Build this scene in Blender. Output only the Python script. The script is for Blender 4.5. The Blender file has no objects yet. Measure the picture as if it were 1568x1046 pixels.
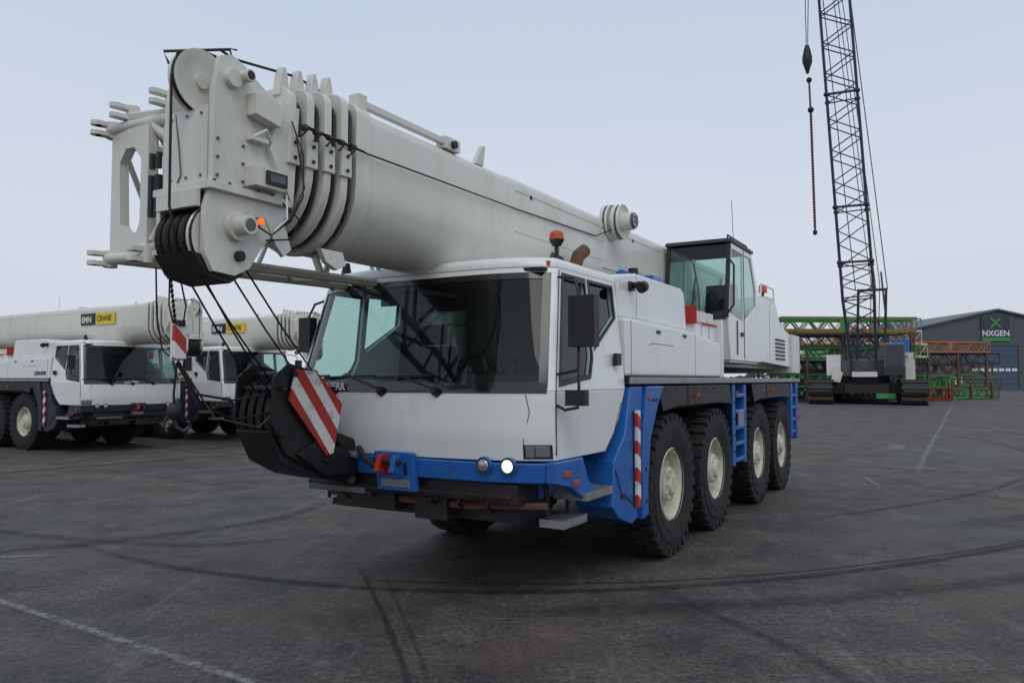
import bpy, math, random
from mathutils import Vector, Matrix, geometry
random.seed(7)
scene = bpy.context.scene
R = math.radians

# ------------------------------------------------------------------ materials
def newmat(name):
    m = bpy.data.materials.new(name); m.use_nodes = True
    nt = m.node_tree
    return m, nt, nt.nodes, nt.links, nt.nodes["Principled BSDF"]

def mat(name, base, rough=0.5, metal=0.0, dirt=0.25, dirtcol=(0.09,0.08,0.065), scale=3.0, coat=0.0, bump=0.0, streak=True, lo=0.5, hi=0.8):
    m, nt, N, L, b = newmat(name)
    b.inputs["Roughness"].default_value = rough
    b.inputs["Metallic"].default_value = metal
    b.inputs["Coat Weight"].default_value = coat
    b.inputs["Coat Roughness"].default_value = 0.08
    tc = N.new("ShaderNodeTexCoord")
    mp = N.new("ShaderNodeMapping"); mp.inputs["Scale"].default_value = (1,1,0.35 if streak else 1)
    L.new(tc.outputs["Object"], mp.inputs["Vector"])
    n1 = N.new("ShaderNodeTexNoise"); n1.inputs["Scale"].default_value = scale; n1.inputs["Detail"].default_value = 6; n1.inputs["Roughness"].default_value = 0.68
    L.new(mp.outputs[0], n1.inputs["Vector"])
    cr = N.new("ShaderNodeMapRange"); cr.inputs[1].default_value = lo; cr.inputs[2].default_value = hi; cr.inputs[3].default_value = 0; cr.inputs[4].default_value = dirt
    cr.clamp = True
    L.new(n1.outputs["Fac"], cr.inputs[0])
    mx = N.new("ShaderNodeMix"); mx.data_type = 'RGBA'
    mx.inputs[6].default_value = (*base,1); mx.inputs[7].default_value = (*dirtcol,1)
    L.new(cr.outputs[0], mx.inputs[0])
    L.new(mx.outputs[2], b.inputs["Base Color"])
    rr = N.new("ShaderNodeMapRange"); rr.inputs[3].default_value = max(rough-0.08,0.02); rr.inputs[4].default_value = min(rough+0.15,1)
    L.new(n1.outputs["Fac"], rr.inputs[0]); L.new(rr.outputs[0], b.inputs["Roughness"])
    if bump:
        n2 = N.new("ShaderNodeTexNoise"); n2.inputs["Scale"].default_value = scale*14; n2.inputs["Detail"].default_value = 2
        L.new(tc.outputs["Object"], n2.inputs["Vector"])
        bp = N.new("ShaderNodeBump"); bp.inputs["Strength"].default_value = bump; bp.inputs["Distance"].default_value = 0.01
        L.new(n2.outputs["Fac"], bp.inputs["Height"]); L.new(bp.outputs[0], b.inputs["Normal"])
    return m

WHITE = mat("white_paint",(0.77,0.78,0.75),0.30,dirt=0.16,coat=0.5,scale=4,lo=.54)
BOOMW = mat("boom_paint",(0.67,0.66,0.585),0.36,dirt=0.32,coat=0.25,scale=2.4,dirtcol=(0.20,0.17,0.12))
CREAM = mat("hub_paint",(0.60,0.59,0.46),0.55,dirt=0.75,dirtcol=(0.12,0.09,0.06),scale=6,streak=False)
BLUE = mat("blue_paint",(0.014,0.12,0.42),0.36,dirt=0.55,coat=0.25,dirtcol=(0.03,0.04,0.06),scale=5)
NAVY = mat("dark_chassis_paint",(0.016,0.02,0.04),0.5,dirt=0.4)
RUB = mat("tyre_rubber",(0.011,0.011,0.012),0.8,dirt=0.5,dirtcol=(0.05,0.044,0.038),scale=5,bump=0.3,streak=False)
BLACK = mat("black_plastic",(0.012,0.012,0.014),0.45,dirt=0.4,dirtcol=(0.04,0.036,0.032))
DARK = mat("dark_greasy_steel",(0.022,0.021,0.022),0.5,metal=0.3,dirt=0.7,dirtcol=(0.06,0.042,0.03),bump=0.3,scale=6)
ROPE = mat("steel_rope",(0.015,0.015,0.015),0.6,metal=0.2,dirt=0.3)
ALU = mat("aluminium_tread",(0.36,0.36,0.37),0.45,metal=0.7,dirt=0.5,scale=8)
RED = mat("red_paint",(0.45,0.02,0.015),0.5,dirt=0.3)
RUST = mat("rusty_pipe",(0.13,0.065,0.04),0.8,dirt=0.7,dirtcol=(0.06,0.035,0.03),scale=9)
SIGNW = mat("reflective_white",(0.75,0.75,0.73),0.4,dirt=0.2)
YEL = mat("yellow_sign",(0.78,0.55,0.02),0.5,dirt=0.1)
GREEN = mat("green_paint",(0.04,0.28,0.07),0.5,dirt=0.3)
GREYC = mat("grey_machine",(0.10,0.11,0.12),0.5,dirt=0.3)
SEAT = mat("seat_cloth",(0.02,0.022,0.028),0.9)
TAN = mat("jib_paint",(0.62,0.61,0.50),0.5,dirt=0.4)
BRKN = mat("brown_clay",(0.10,0.055,0.035),0.9,dirt=0.5)
ORANGEP = mat("orange_steel",(0.42,0.14,0.05),0.6,dirt=0.4)

def glassmat(name, tint, ior=1.5):
    m, nt, N, L, b = newmat(name)
    N.remove(b)
    out = [n for n in N if n.type=='OUTPUT_MATERIAL'][0]
    tr = N.new("ShaderNodeBsdfTransparent"); tr.inputs[0].default_value = (*tint,1)
    gl = N.new("ShaderNodeBsdfGlossy"); gl.inputs["Roughness"].default_value = 0.015
    fr = N.new("ShaderNodeFresnel"); fr.inputs[0].default_value = ior
    ge = N.new("ShaderNodeNewGeometry")
    iv = N.new("ShaderNodeMath"); iv.operation='SUBTRACT'; iv.inputs[0].default_value=1.0; L.new(ge.outputs["Backfacing"], iv.inputs[1])
    mu = N.new("ShaderNodeMath"); mu.operation='MULTIPLY'; L.new(fr.outputs[0], mu.inputs[0]); L.new(iv.outputs[0], mu.inputs[1])
    mx = N.new("ShaderNodeMixShader")
    L.new(mu.outputs[0], mx.inputs[0]); L.new(tr.outputs[0], mx.inputs[1]); L.new(gl.outputs[0], mx.inputs[2]); L.new(mx.outputs[0], out.inputs[0])
    return m
GLASS = glassmat("tinted_glass",(0.80,0.90,0.87))

def emis(name, col, s, base=(0.5,0.5,0.5)):
    m, nt, N, L, b = newmat(name)
    b.inputs["Base Color"].default_value = (*base,1); b.inputs["Roughness"].default_value = 0.15
    b.inputs["Emission Color"].default_value = (*col,1); b.inputs["Emission Strength"].default_value = s
    return m
LAMPON = emis("lit_lamp",(1,0.82,0.55),1.4)
AMBON = emis("lit_amber",(1,0.12,0.01),0.8,(0.8,0.15,0.02))
AMBER = emis("amber_lens",(1,0.2,0.02),0.0,(0.50,0.08,0.01))
LENS = mat("lamp_lens",(0.35,0.36,0.37),0.1,metal=0.6,dirt=0.1,coat=1)
FRIT = mat("black_glass_band",(0.008,0.008,0.009),0.08,dirt=0.1,coat=0.5)

def stripes(name, rot, period=0.16):
    m, nt, N, L, b = newmat(name)
    tc = N.new("ShaderNodeTexCoord"); mp = N.new("ShaderNodeMapping")
    mp.inputs["Rotation"].default_value = rot
    L.new(tc.outputs["Object"], mp.inputs["Vector"])
    sx = N.new("ShaderNodeSeparateXYZ"); L.new(mp.outputs[0], sx.inputs[0])
    d = N.new("ShaderNodeMath"); d.operation='DIVIDE'; d.inputs[1].default_value = period; L.new(sx.outputs[0], d.inputs[0])
    fl = N.new("ShaderNodeMath"); fl.operation='FRACT'; L.new(d.outputs[0], fl.inputs[0])
    gt = N.new("ShaderNodeMath"); gt.operation='GREATER_THAN'; gt.inputs[1].default_value=0.5; L.new(fl.outputs[0], gt.inputs[0])
    mx = N.new("ShaderNodeMix"); mx.data_type='RGBA'
    mx.inputs[6].default_value=(0.48,0.025,0.02,1); mx.inputs[7].default_value=(0.76,0.74,0.70,1)
    L.new(gt.outputs[0], mx.inputs[0])
    n=N.new("ShaderNodeTexNoise"); n.inputs["Scale"].default_value=12; n.inputs["Detail"].default_value=6; L.new(tc.outputs["Object"], n.inputs["Vector"])
    mr=N.new("ShaderNodeMapRange"); mr.inputs[1].default_value=0.5; mr.inputs[2].default_value=0.75; mr.inputs[4].default_value=0.7; L.new(n.outputs["Fac"], mr.inputs[0])
    m2=N.new("ShaderNodeMix"); m2.data_type='RGBA'; m2.inputs[7].default_value=(0.08,0.06,0.05,1)
    L.new(mr.outputs[0], m2.inputs[0]); L.new(mx.outputs[2], m2.inputs[6]); L.new(m2.outputs[2], b.inputs["Base Color"])
    b.inputs["Roughness"].default_value=0.45
    return m
STRIPE = stripes("hazard_stripes",(0,R(38),0),0.17)
STRIPE_S = stripes("hazard_stripes_small",(0,R(45),0),0.13)
STRIPE_N = stripes("hazard_stripes_narrow",(0,R(60),0),0.2)

# ------------------------------------------------------------------ mesh builder
class Acc:
    def __init__(s): s.v=[]; s.f=[]; s.mi=[]; s.mats=[]
    def m(s,mt):
        if mt not in s.mats: s.mats.append(mt)
        return s.mats.index(mt)
    def add(s,vs,fs,mt):
        o=len(s.v); k=s.m(mt)
        s.v += [tuple(v) for v in vs]
        for f in fs: s.f.append([i+o for i in f]); s.mi.append(k)
    def box(s,x0,x1,y0,y1,z0,z1,mt):
        vs=[(x,y,z) for x in (x0,x1) for y in (y0,y1) for z in (z0,z1)]
        s.add(vs,[(0,1,3,2),(4,6,7,5),(0,4,5,1),(2,3,7,6),(0,2,6,4),(1,5,7,3)],mt)
    def obox(s,c,ax,ay,az,mt):
        c=Vector(c);ax=Vector(ax);ay=Vector(ay);az=Vector(az)
        vs=[c+ax*i+ay*j+az*k for i in (-1,1) for j in (-1,1) for k in (-1,1)]
        s.add(vs,[(0,1,3,2),(4,6,7,5),(0,4,5,1),(2,3,7,6),(0,2,6,4),(1,5,7,3)],mt)
    def prism(s,pts,a,b,axis,mt):
        s.panel(pts,[],(lambda p,q:V3(axis,p,q,a)),(lambda p,q:V3(axis,p,q,b)),mt)
    def panel(s,outer,holes,fa,fb,mt):
        loops=[outer]+holes
        flat=[p for l in loops for p in l]
        tris=geometry.tessellate_polygon([[Vector((p[0],p[1],0)) for p in l] for l in loops])
        n=len(flat)
        vs=[fa(*p) for p in flat]+[fb(*p) for p in flat]
        if not holes: fs=[tuple(range(n)),tuple(range(2*n-1,n-1,-1))]
        else: fs=[tuple(t) for t in tris]+[(t[2]+n,t[1]+n,t[0]+n) for t in tris]
        o=0
        for l in loops:
            k=len(l)
            for i in range(k):
                j=(i+1)%k; fs.append((o+i,o+j,o+j+n,o+i+n))
            o+=k
        s.add(vs,fs,mt)
    def cyl(s,p0,p1,r0,mt,r1=None,n=12,caps=True):
        p0=Vector(p0);p1=Vector(p1);r1=r0 if r1 is None else r1
        d=(p1-p0).normalized()
        a=d.orthogonal().normalized(); b=d.cross(a)
        vs=[];
        for p,r in ((p0,r0),(p1,r1)):
            for i in range(n):
                t=2*math.pi*i/n; vs.append(p+(a*math.cos(t)+b*math.sin(t))*r)
        fs=[(i,(i+1)%n,(i+1)%n+n,i+n) for i in range(n)]
        if caps: fs+= [tuple(range(n-1,-1,-1)),tuple(range(n,2*n))]
        s.add(vs,fs,mt)
    def tube(s,pts,r,mt,n=6):
        pts=[Vector(p) for p in pts]
        vs=[];a=None
        for i,p in enumerate(pts):
            d=(pts[min(i+1,len(pts)-1)]-pts[max(i-1,0)]).normalized()
            a = d.orthogonal().normalized() if a is None else (a-d*a.dot(d)).normalized()
            b=d.cross(a)
            for k in range(n):
                t=2*math.pi*k/n; vs.append(p+(a*math.cos(t)+b*math.sin(t))*r)
        fs=[]
        for i in range(len(pts)-1):
            for k in range(n): fs.append((i*n+k,i*n+(k+1)%n,(i+1)*n+(k+1)%n,(i+1)*n+k))
        fs+=[tuple(range(n-1,-1,-1)),tuple(range((len(pts)-1)*n,len(pts)*n))]
        s.add(vs,fs,mt)
    def loft(s,rings,mt,caps=True):
        n=len(rings[0]); vs=[p for r in rings for p in r]; fs=[]
        for i in range(len(rings)-1):
            for k in range(n): fs.append((i*n+k,i*n+(k+1)%n,(i+1)*n+(k+1)%n,(i+1)*n+k))
        if caps: fs+=[tuple(range(n-1,-1,-1)),tuple(range((len(rings)-1)*n,len(rings)*n))]
        s.add(vs,fs,mt)
    def lathe(s,prof,c,axis,mt,n=32):
        d=Vector(axis).normalized(); a=d.orthogonal().normalized(); b=d.cross(a); c=Vector(c)
        vs=[];fs=[]
        for (r,h) in prof:
            for i in range(n):
                t=2*math.pi*i/n; vs.append(c+d*h+(a*math.cos(t)+b*math.sin(t))*max(r,1e-4))
        for j in range(len(prof)-1):
            for i in range(n): fs.append((j*n+i,j*n+(i+1)%n,(j+1)*n+(i+1)%n,(j+1)*n+i))
        s.add(vs,fs,mt)
    def sphere(s,c,r,mt,sz=1.0,n=12):
        s.lathe([(r*math.sin(math.pi*i/8),-r*sz*math.cos(math.pi*i/8)) for i in range(9)],c,(0,0,1),mt,n)
    def finish(s,name,parent=None,bevel=0,angle=35,recalc=True,smooth=True):
        me=bpy.data.meshes.new(name); me.from_pydata(s.v,[],s.f)
        for mt in s.mats: me.materials.append(mt)
        me.polygons.foreach_set("material_index",s.mi); me.update()
        if recalc:
            import bmesh
            bm=bmesh.new(); bm.from_mesh(me); bmesh.ops.recalc_face_normals(bm,faces=bm.faces); bm.to_mesh(me); bm.free()
        if smooth:
            me.polygons.foreach_set("use_smooth",[True]*len(me.polygons))
            me.set_sharp_from_angle(angle=R(angle))
        ob=bpy.data.objects.new(name,me); scene.collection.objects.link(ob)
        if parent: ob.parent=parent
        if bevel:
            md=ob.modifiers.new("bevel",'BEVEL'); md.width=bevel; md.segments=2; md.limit_method='ANGLE'; md.angle_limit=R(40); md.harden_normals=True
        return ob
def V3(axis,p,q,a):
    return Vector((p,a,q)) if axis=='y' else (Vector((p,q,a)) if axis=='z' else Vector((a,p,q)))
def empty(name,loc=(0,0,0),rot=0):
    e=bpy.data.objects.new(name,None); e.empty_display_size=0.5; e.location=loc; e.rotation_euler=(0,0,rot); scene.collection.objects.link(e); return e
def text(name,body,parent,origin,xa,ya,size,mt,ext=0.002,align='LEFT',bold=0.02):
    cu=bpy.data.curves.new(name,'FONT'); cu.body=body; cu.size=size; cu.extrude=ext; cu.align_x=align; cu.offset=size*bold
    cu.materials.append(mt)
    ob=bpy.data.objects.new(name,cu); scene.collection.objects.link(ob)
    xa=Vector(xa).normalized(); ya=Vector(ya).normalized(); za=xa.cross(ya)
    M=Matrix((xa,ya,za)).transposed().to_4x4(); M.translation=Vector(origin)
    if parent: ob.parent=parent
    ob.matrix_local=M
    return ob
def lattice(A,p0,p1,w,d,n,rc,rd,mt,w1=None,d1=None,side=None,ns=6):
    p0=Vector(p0);p1=Vector(p1);ax=(p1-p0).normalized()
    side=Vector(side) if side else Vector((0,1,0))
    a=(side-ax*side.dot(ax)).normalized(); b=ax.cross(a)
    w1=w if w1 is None else w1; d1=d if d1 is None else d1
    def c(i,k):
        t=i/n; ww=w+(w1-w)*t; dd=d+(d1-d)*t
        sx,sy=((-1,-1),(1,-1),(1,1),(-1,1))[k%4]
        return p0.lerp(p1,t)+a*ww/2*sx+b*dd/2*sy
    for k in range(4): A.cyl(c(0,k),c(n,k),rc,mt,n=ns)
    for k in range(4):
        A.cyl(c(0,k),c(0,k+1),rd,mt,n=4); A.cyl(c(n,k),c(n,k+1),rd,mt,n=4)
        for i in range(n):
            if i%2: A.cyl(c(i,k),c(i+1,k+1),rd,mt,n=4,caps=False)
            else: A.cyl(c(i,k+1),c(i+1,k),rd,mt,n=4,caps=False)

# ------------------------------------------------------------------ crane parts
def base_s(z):
    P=[(0.6,-2.50),(1.1,-2.585),(1.3,-2.62),(1.6,-2.62),(2.5,-2.37),(2.7,-2.3)]
    for (z0,s0),(z1,s1) in zip(P,P[1:]):
        if z<=z1: return s0+(s1-s0)*(z-z0)/(z1-z0)
    return -2.3
def hw(z): return 1.25 if z<1.6 else 1.25-0.10*(z-1.6)/0.9
def fpt(u,z,off=0): return Vector((base_s(z)+0.2*abs(u)**5-off, u*hw(z), z))
def fpatch(A,u0,u1,z0,z1,off,th,mt,nu=24,nz=6,zf=None):
    """slab following the curved front of the cab"""
    zf=zf or (lambda u,w:z0+(z1-z0)*w)
    idx=lambda i,j,l:(l*(nu+1)*(nz+1)+i*(nz+1)+j)
    vs=[fpt(u0+(u1-u0)*i/nu, zf(u0+(u1-u0)*i/nu,j/nz), off-(th if l else 0)) for l in (0,1) for i in range(nu+1) for j in range(nz+1)]
    fs=[]
    for i in range(nu):
        for j in range(nz):
            fs.append((idx(i,j,0),idx(i+1,j,0),idx(i+1,j+1,0),idx(i,j+1,0)))
            fs.append((idx(i,j,1),idx(i,j+1,1),idx(i+1,j+1,1),idx(i+1,j,1)))
        for j in (0,nz): fs.append((idx(i,j,0),idx(i+1,j,0),idx(i+1,j,1),idx(i,j,1)))
    for j in range(nz):
        for i in (0,nu): fs.append((idx(i,j,0),idx(i,j+1,0),idx(i,j+1,1),idx(i,j,1)))
    A.add(vs,fs,mt)

def wheel_mesh(sgn):
    A=Acc()
    c=(0,0,0); ax=(0,sgn,0)
    A.lathe([(.335,.05),(.345,.025),(.39,.005),(.43,.0),(.45,-.006),(.455,.0),(.52,-.012),(.56,-.008),(.565,.0),(.60,.0),(.64,.02),(.655,.045),(.657,.34),(.64,.37),(.6,.39),(.5,.40),(.34,.36),(.30,.30),(.0,.30)],c,ax,RUB,56)
    for k in range(30):
        for row,(h0,h1) in enumerate(((.012,.155),(.165,.235),(.245,.375))):
            t=2*math.pi*(k+0.33*row)/30
            d=Vector((math.cos(t),0,math.sin(t))); tt=Vector((-math.sin(t),0,math.cos(t)))
            cc=d*.662+Vector((0,sgn*(h0+h1)/2,0))
            A.obox(cc,d*.019,tt*(.045)+Vector((0,0.012*sgn,0)),Vector((0,(h1-h0)/2,0)),RUB)
    for k in range(30):
        t=2*math.pi*(k)/30
        d=Vector((math.cos(t),0,math.sin(t))); tt=Vector((-math.sin(t),0,math.cos(t)))
        A.obox(d*.637+Vector((0,sgn*.012,0)),d*.035,tt*.036,Vector((0,.012,0)),RUB)
    A.lathe([(.345,.012),(.352,.022),(.350,.03),(.325,.035),(.312,.06),(.305,.13),(.27,.15),(.235,.135),(.20,.125),(.172,.12),(.165,.05),(.15,.035),(.105,.03),(.10,.005),(.085,-.005),(0,-.005)],c,ax,CREAM,40)
    for k in range(10):
        t=2*math.pi*k/10
        d=Vector((math.cos(t),0,math.sin(t)))
        A.cyl(d*.215+Vector((0,sgn*.135,0)),d*.215+Vector((0,sgn*.095,0)),.016,CREAM,n=6)
        A.cyl(d*.13+Vector((0,sgn*.035,0)),d*.13+Vector((0,sgn*.015,0)),.010,CREAM,n=6)
    for k in range(8):
        t=2*math.pi*(k+.5)/8
        d=Vector((math.cos(t),0,math.sin(t)))
        A.cyl(d*.275+Vector((0,sgn*.150,0)),d*.275+Vector((0,sgn*.143,0)),.02,BLACK,n=10)
    o=A.finish("wheel_tmp",None,angle=28)
    me=o.data; bpy.data.objects.remove(o); return me
WL=wheel_mesh(1); WR=wheel_mesh(-1)
HUBS=[0,1.54,3.68,5.23]

def ring(s,h,zt,zb,r=0.09,rz=0.42):
    pts=[]
    for i in range(5):
        a=R(90-22.5*i); pts.append((s,(h-r)+r*math.cos(a),(zt-r)+r*math.sin(a)))
    for i in range(17):
        a=R(0-180*i/16); pts.append((s,h*math.cos(a),(zb+rz)+rz*math.sin(a)))
    for i in range(5):
        a=R(180-22.5*i); pts.append((s,-(h-r)+r*math.cos(a),(zt-r)+r*math.sin(a)))
    return pts

def build_crane(name,O,ang,CH,main=True,boomlen=5.8):
    E=empty(name,(O[0],O[1],0),ang)
    for i,s in enumerate(HUBS):
        for sg,me in ((1,WL),(-1,WR)):
            w=bpy.data.objects.new("wheel_%d_%s"%(i+1,'l' if sg>0 else 'r'),me); scene.collection.objects.link(w)
            w.parent=E; w.location=(s,-1.30*sg,.675); w.rotation_euler=(0,random.uniform(0,6),0)
    A=Acc()
    A.box(-2.2,6.5,-.45,.45,.80,1.35,DARK)
    A.box(-2.35,-1.2,-.95,.95,.78,.98,DARK)
    A.box(-1.0,6.6,-1.0,1.0,1.36,1.60,BLACK)
    for s in HUBS:
        A.cyl((s,-1.1,.685),(s,1.1,.685),.11,DARK,n=12)
        A.sphere((s,0,.685),.26,DARK)
        for sg in (-1,1):
            A.cyl((s+.25,sg*.7,.72),(s+.2,sg*.6,1.35),.05,DARK); A.cyl((s,sg*1.12,.685),(s,sg*.9,.685),.22,DARK,n=20)
            A.tube([(s-.3,sg*.75,.6),(s+.3,sg*.75,.6)],.03,DARK)
    A.box(2.3,2.95,-1.15,-.5,.6,1.3,DARK); A.box(2.3,2.95,.5,1.15,.6,1.3,DARK)
    A.box(5.95,6.5,-1.22,1.22,.75,1.35,DARK)
    A.finish("chassis_frame",E,.012)
    A=Acc()
    A.box(-1.08,6.75,-1.27,1.27,1.635,1.70,BLACK)
    A.box(6.755,6.79,-1.26,1.26,1.60,1.71,ALU)
    for sg in (-1,1):
        A.box(-1.08,6.76,sg*1.275,sg*1.305,1.645,1.705,ALU)
        for a,b in ((0,1.54),(3.68,5.23)):
            A.prism([(a-.40,1.625),(b+.62,1.625),(b+.70,1.38),(b+.55,1.40),(b+.1,1.42),(a+.1,1.42),(a-.25,1.38)],sg*1.29,sg*1.24,'y',BLACK)
            A.box(a-.3,b+.6,sg*.95,sg*1.235,1.44,1.47,BLACK)
            A.box(a+.5,a+.54,sg*1.30,sg*1.285,1.43,1.62,NAVY)
            for k in range(7): A.cyl((a-.2+k*.33,sg*1.285,1.59),(a-.2+k*.33,sg*1.30,1.59),.012,DARK,n=6)
        A.box(2.3,2.34,sg*.9,sg*1.28,.8,1.62,BLACK)
    A.finish("deck",E,.008)
    A=Acc()
    for sg in (-1,1):
        y0,y1=sg*1.315,sg*1.22
        A.prism([(-1.06,1.625),(-.78,1.625),(-.84,1.25),(-.90,.90),(-.92,.50),(-1.05,.46),(-1.34,.55),(-1.48,.66),(-1.44,1.02),(-1.20,1.22)],sg*1.285,sg*.95,'y',CH)
        A.prism([(-.74,1.625),(-.30,1.625),(-.47,1.44),(-.66,1.15),(-.73,.75),(-.72,.50),(-.86,.47),(-.87,1.0),(-.82,1.3)],y0,sg*.92,'y',CH)
        A.box(2.30,2.42,sg*1.29,sg*1.0,.62,1.62,CH)
        A.box(2.86,2.98,sg*1.29,sg*1.0,.62,1.62,CH)
        for z in (.66,.86,1.06,1.26,1.46): A.box(2.42,2.86,sg*1.30,sg*1.22,z,z+.05,CH)
        A.box(2.42,2.86,sg*1.15,sg*1.0,.62,1.62,DARK)
        A.box(5.97,6.10,sg*1.30,sg*1.0,.75,1.62,CH); A.box(6.42,6.56,sg*1.30,sg*1.0,.70,1.62,CH)
        for z in (.8,1.0,1.2,1.4): A.box(6.10,6.42,sg*1.29,sg*1.2,z,z+.05,CH)
        A.box(6.6,6.85,sg*1.2,sg*.8,.9,1.3,BLACK)
        A.box(6.62,6.9,sg*1.28,sg*1.1,1.0,1.1,RED)
        A.box(-2.2,-1.46,sg*1.02,sg*.98,.80,1.10,CH)
        A.prism([(-2.46,1.105),(-2.0,1.105),(-1.9,.92),(-1.72,.84),(-1.72,.77),(-1.98,.79),(-2.2,.90),(-2.46,.955)],sg*1.275,sg*1.20,'y',CH)
    A.box(6.5,6.7,-1.25,1.25,.9,1.5,CH)
    A.finish("mudguards_and_outriggers",E,.012)
    A=Acc()
    for sg in (-1,1):
        for s,z in ((-.60,1.5),(-.52,1.5),(-.78,.62),(-.80,.9)): A.cyl((s,sg*1.31,z),(s,sg*1.325,z),.013,DARK,n=6)
        A.box(-1.30,-1.22,sg*1.295,sg*1.28,.70,.74,BLACK)
        A.tube([(-1.42,sg*1.29,.95),(-1.30,sg*1.29,.75),(-1.0,sg*1.29,.62)],.004,NAVY)
        for z in (.6,.8,1.0,1.2,1.4): A.cyl((2.36,sg*1.285,z),(2.36,sg*1.30,z),.012,DARK,n=6)
        A.box(2.5,2.75,sg*1.31,sg*1.295,1.10,1.30,ALU)
        # hanging hoses and chain between step well and wheel
        A.tube([(-1.35,sg*1.1,.70),(-1.25,sg*1.15,.50),(-1.05,sg*1.1,.46),(-.9,sg*1.05,.6)],.02,BLACK)
    A.finish("mudguard_fixings",E)
    A=Acc()
    for sg in (-1,1):
        A.box(-1.02,-.945,sg*1.325,sg*1.30,.60,1.42,STRIPE_N)
        A.box(-1.02,-.945,sg*1.297,sg*1.288,.60,1.42,BLACK)
    A.finish("hazard_strips",E)
    A=Acc()
    for sg in (-1,1):
        for (a,b,z,t0,t1) in ((-2.0,-1.50,.84,1.30,1.02),(-2.22,-1.82,.66,1.22,1.02)):
            A.box(a,b,sg*t0,sg*(t0-.015),z-.06,z,ALU); A.box(a,b,sg*t1,sg*(t1+.015),z-.06,z,ALU)
            A.box(a,a+.015,sg*(t0-.016),sg*(t1+.016),z-.058,z-.001,ALU); A.box(b-.015,b,sg*(t0-.016),sg*(t1+.016),z-.058,z-.001,ALU)
            for k in range(7):
                yy=t1+.02+(t0-t1-.04)*(k+.5)/7; A.box(a+.016,b-.016,sg*(yy-.009),sg*(yy+.009),z-.03,z-.003,ALU)
            A.box(a+.016,b-.016,sg*(t0-.02),sg*(t1+.02),z-.05,z-.04,DARK)
        A.tube([(-2.2,sg*1.06,.95),(-2.2,sg*1.08,.64)],.018,DARK); A.tube([(-1.86,sg*1.06,.95),(-1.86,sg*1.08,.64)],.018,DARK)
    A.finish("access_steps",E)
    # ---------------------------------------- driver cab
    A=Acc()
    fpatch(A,-1,1,1.10,1.60,0,.03,WHITE,nu=40,nz=8,zf=lambda u,w:(1.10+.01*abs(u))+(0.50-.01*abs(u)+0.05*max(0,(abs(u)-.9)/.1))*w)
    for sg in (-1,1):
        fpatch(A,sg*.965,sg*1.0,1.60,2.52,0,.04,WHITE,nu=3,nz=8)
    fpatch(A,-1,1,2.47,2.52,0.002,.05,WHITE,nu=40,nz=1)
    def fl(sg,off,z): return sg*(hw(z)-off)
    for sg in (-1,1):
        lower=[(-2.42,1.60),(-2.42,1.3),(-2.385,1.11),(-1.53,1.11),(-1.36,1.24),(-1.25,1.36),(-1.11,1.60)]
        A.panel(lower,[],lambda p,q,sg=sg:Vector((p,fl(sg,0,q),q)),lambda p,q,sg=sg:Vector((p,fl(sg,.04,q),q)),WHITE)
        outer=[(-2.42,1.60),(-1.11,1.60),(-1.09,1.75),(-1.09,2.53),(-2.16,2.53)]
        h1=[(-2.33,1.64),(-1.80,1.70),(-1.72,1.86),(-1.72,2.47),(-2.10,2.47)]
        h2=[(-1.655,1.93),(-1.17,2.22),(-1.17,2.47),(-1.655,2.47)]
        A.panel(outer,[h1,h2],lambda p,q,sg=sg:Vector((p,fl(sg,-.001,q),q)),lambda p,q,sg=sg:Vector((p,fl(sg,.045,q),q)),WHITE)
    A.panel([(-1.24,1.1),(1.24,1.1),(1.24,1.6),(1.15,2.52),(-1.15,2.52),(-1.24,1.6)],[[(.35,1.9),(.95,1.9),(.95,2.35),(.35,2.35)]],lambda p,q:Vector((-1.10,p*.96,q)),lambda p,q:Vector((-1.14,p*.96,q)),BLACK)
    A.finish("driver_cab_shell",E,.008,angle=40)
    A=Acc()
    n=24
    out=[(base_s(2.5)+.2*abs(-1+2*i/n)**5,(-1+2*i/n)*1.152) for i in range(n+1)]+[(-1.08,1.152),(-1.08,-1.152)]
    A.loft([[(p,q,2.52) for p,q in out],[(p,q,2.555) for p,q in out],[(p+.03 if p<-1.5 else p-.02,q*.975,2.59) for p,q in out],[(p+.10 if p<-1.5 else p-.08,q*.92,2.612) for p,q in out]],WHITE)
    A.finish("driver_cab_roof",E,0,angle=50)
    A=Acc()
    fpatch(A,-.962,.962,1.66,2.475,-.006,.006,GLASS,nu=30,nz=8)
    for sg in (-1,1):
        for h in ([(-2.34,1.63),(-1.79,1.69),(-1.71,1.85),(-1.71,2.48),(-2.11,2.48)],[(-1.665,1.92),(-1.16,2.21),(-1.16,2.48),(-1.665,2.48)]):
            A.panel(h,[],lambda p,q,sg=sg:Vector((p,fl(sg,.02,q),q)),lambda p,q,sg=sg:Vector((p,fl(sg,.026,q),q)),GLASS)
    A.finish("cab_glazing",E)
    A=Acc()
    fpatch(A,-.965,.965,1.585,1.665,.004,.012,FRIT,nu=30,nz=2)
    fpatch(A,-.965,.965,2.43,2.478,.003,.010,FRIT,nu=30,nz=2)
    for sg in (-1,1): fpatch(A,sg*.925,sg*.968,1.66,2.44,.003,.010,FRIT,nu=3,nz=8)
    def frame(h,w,sg):
        c=(sum(p[0] for p in h)/len(h),sum(p[1] for p in h)/len(h))
        inn=[(c[0]+(p[0]-c[0])*w,c[1]+(p[1]-c[1])*w) for p in h]
        A.panel(h,[inn],lambda p,q:Vector((p,fl(sg,-.006,q),q)),lambda p,q:Vector((p,fl(sg,.01,q),q)),BLACK)
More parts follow.
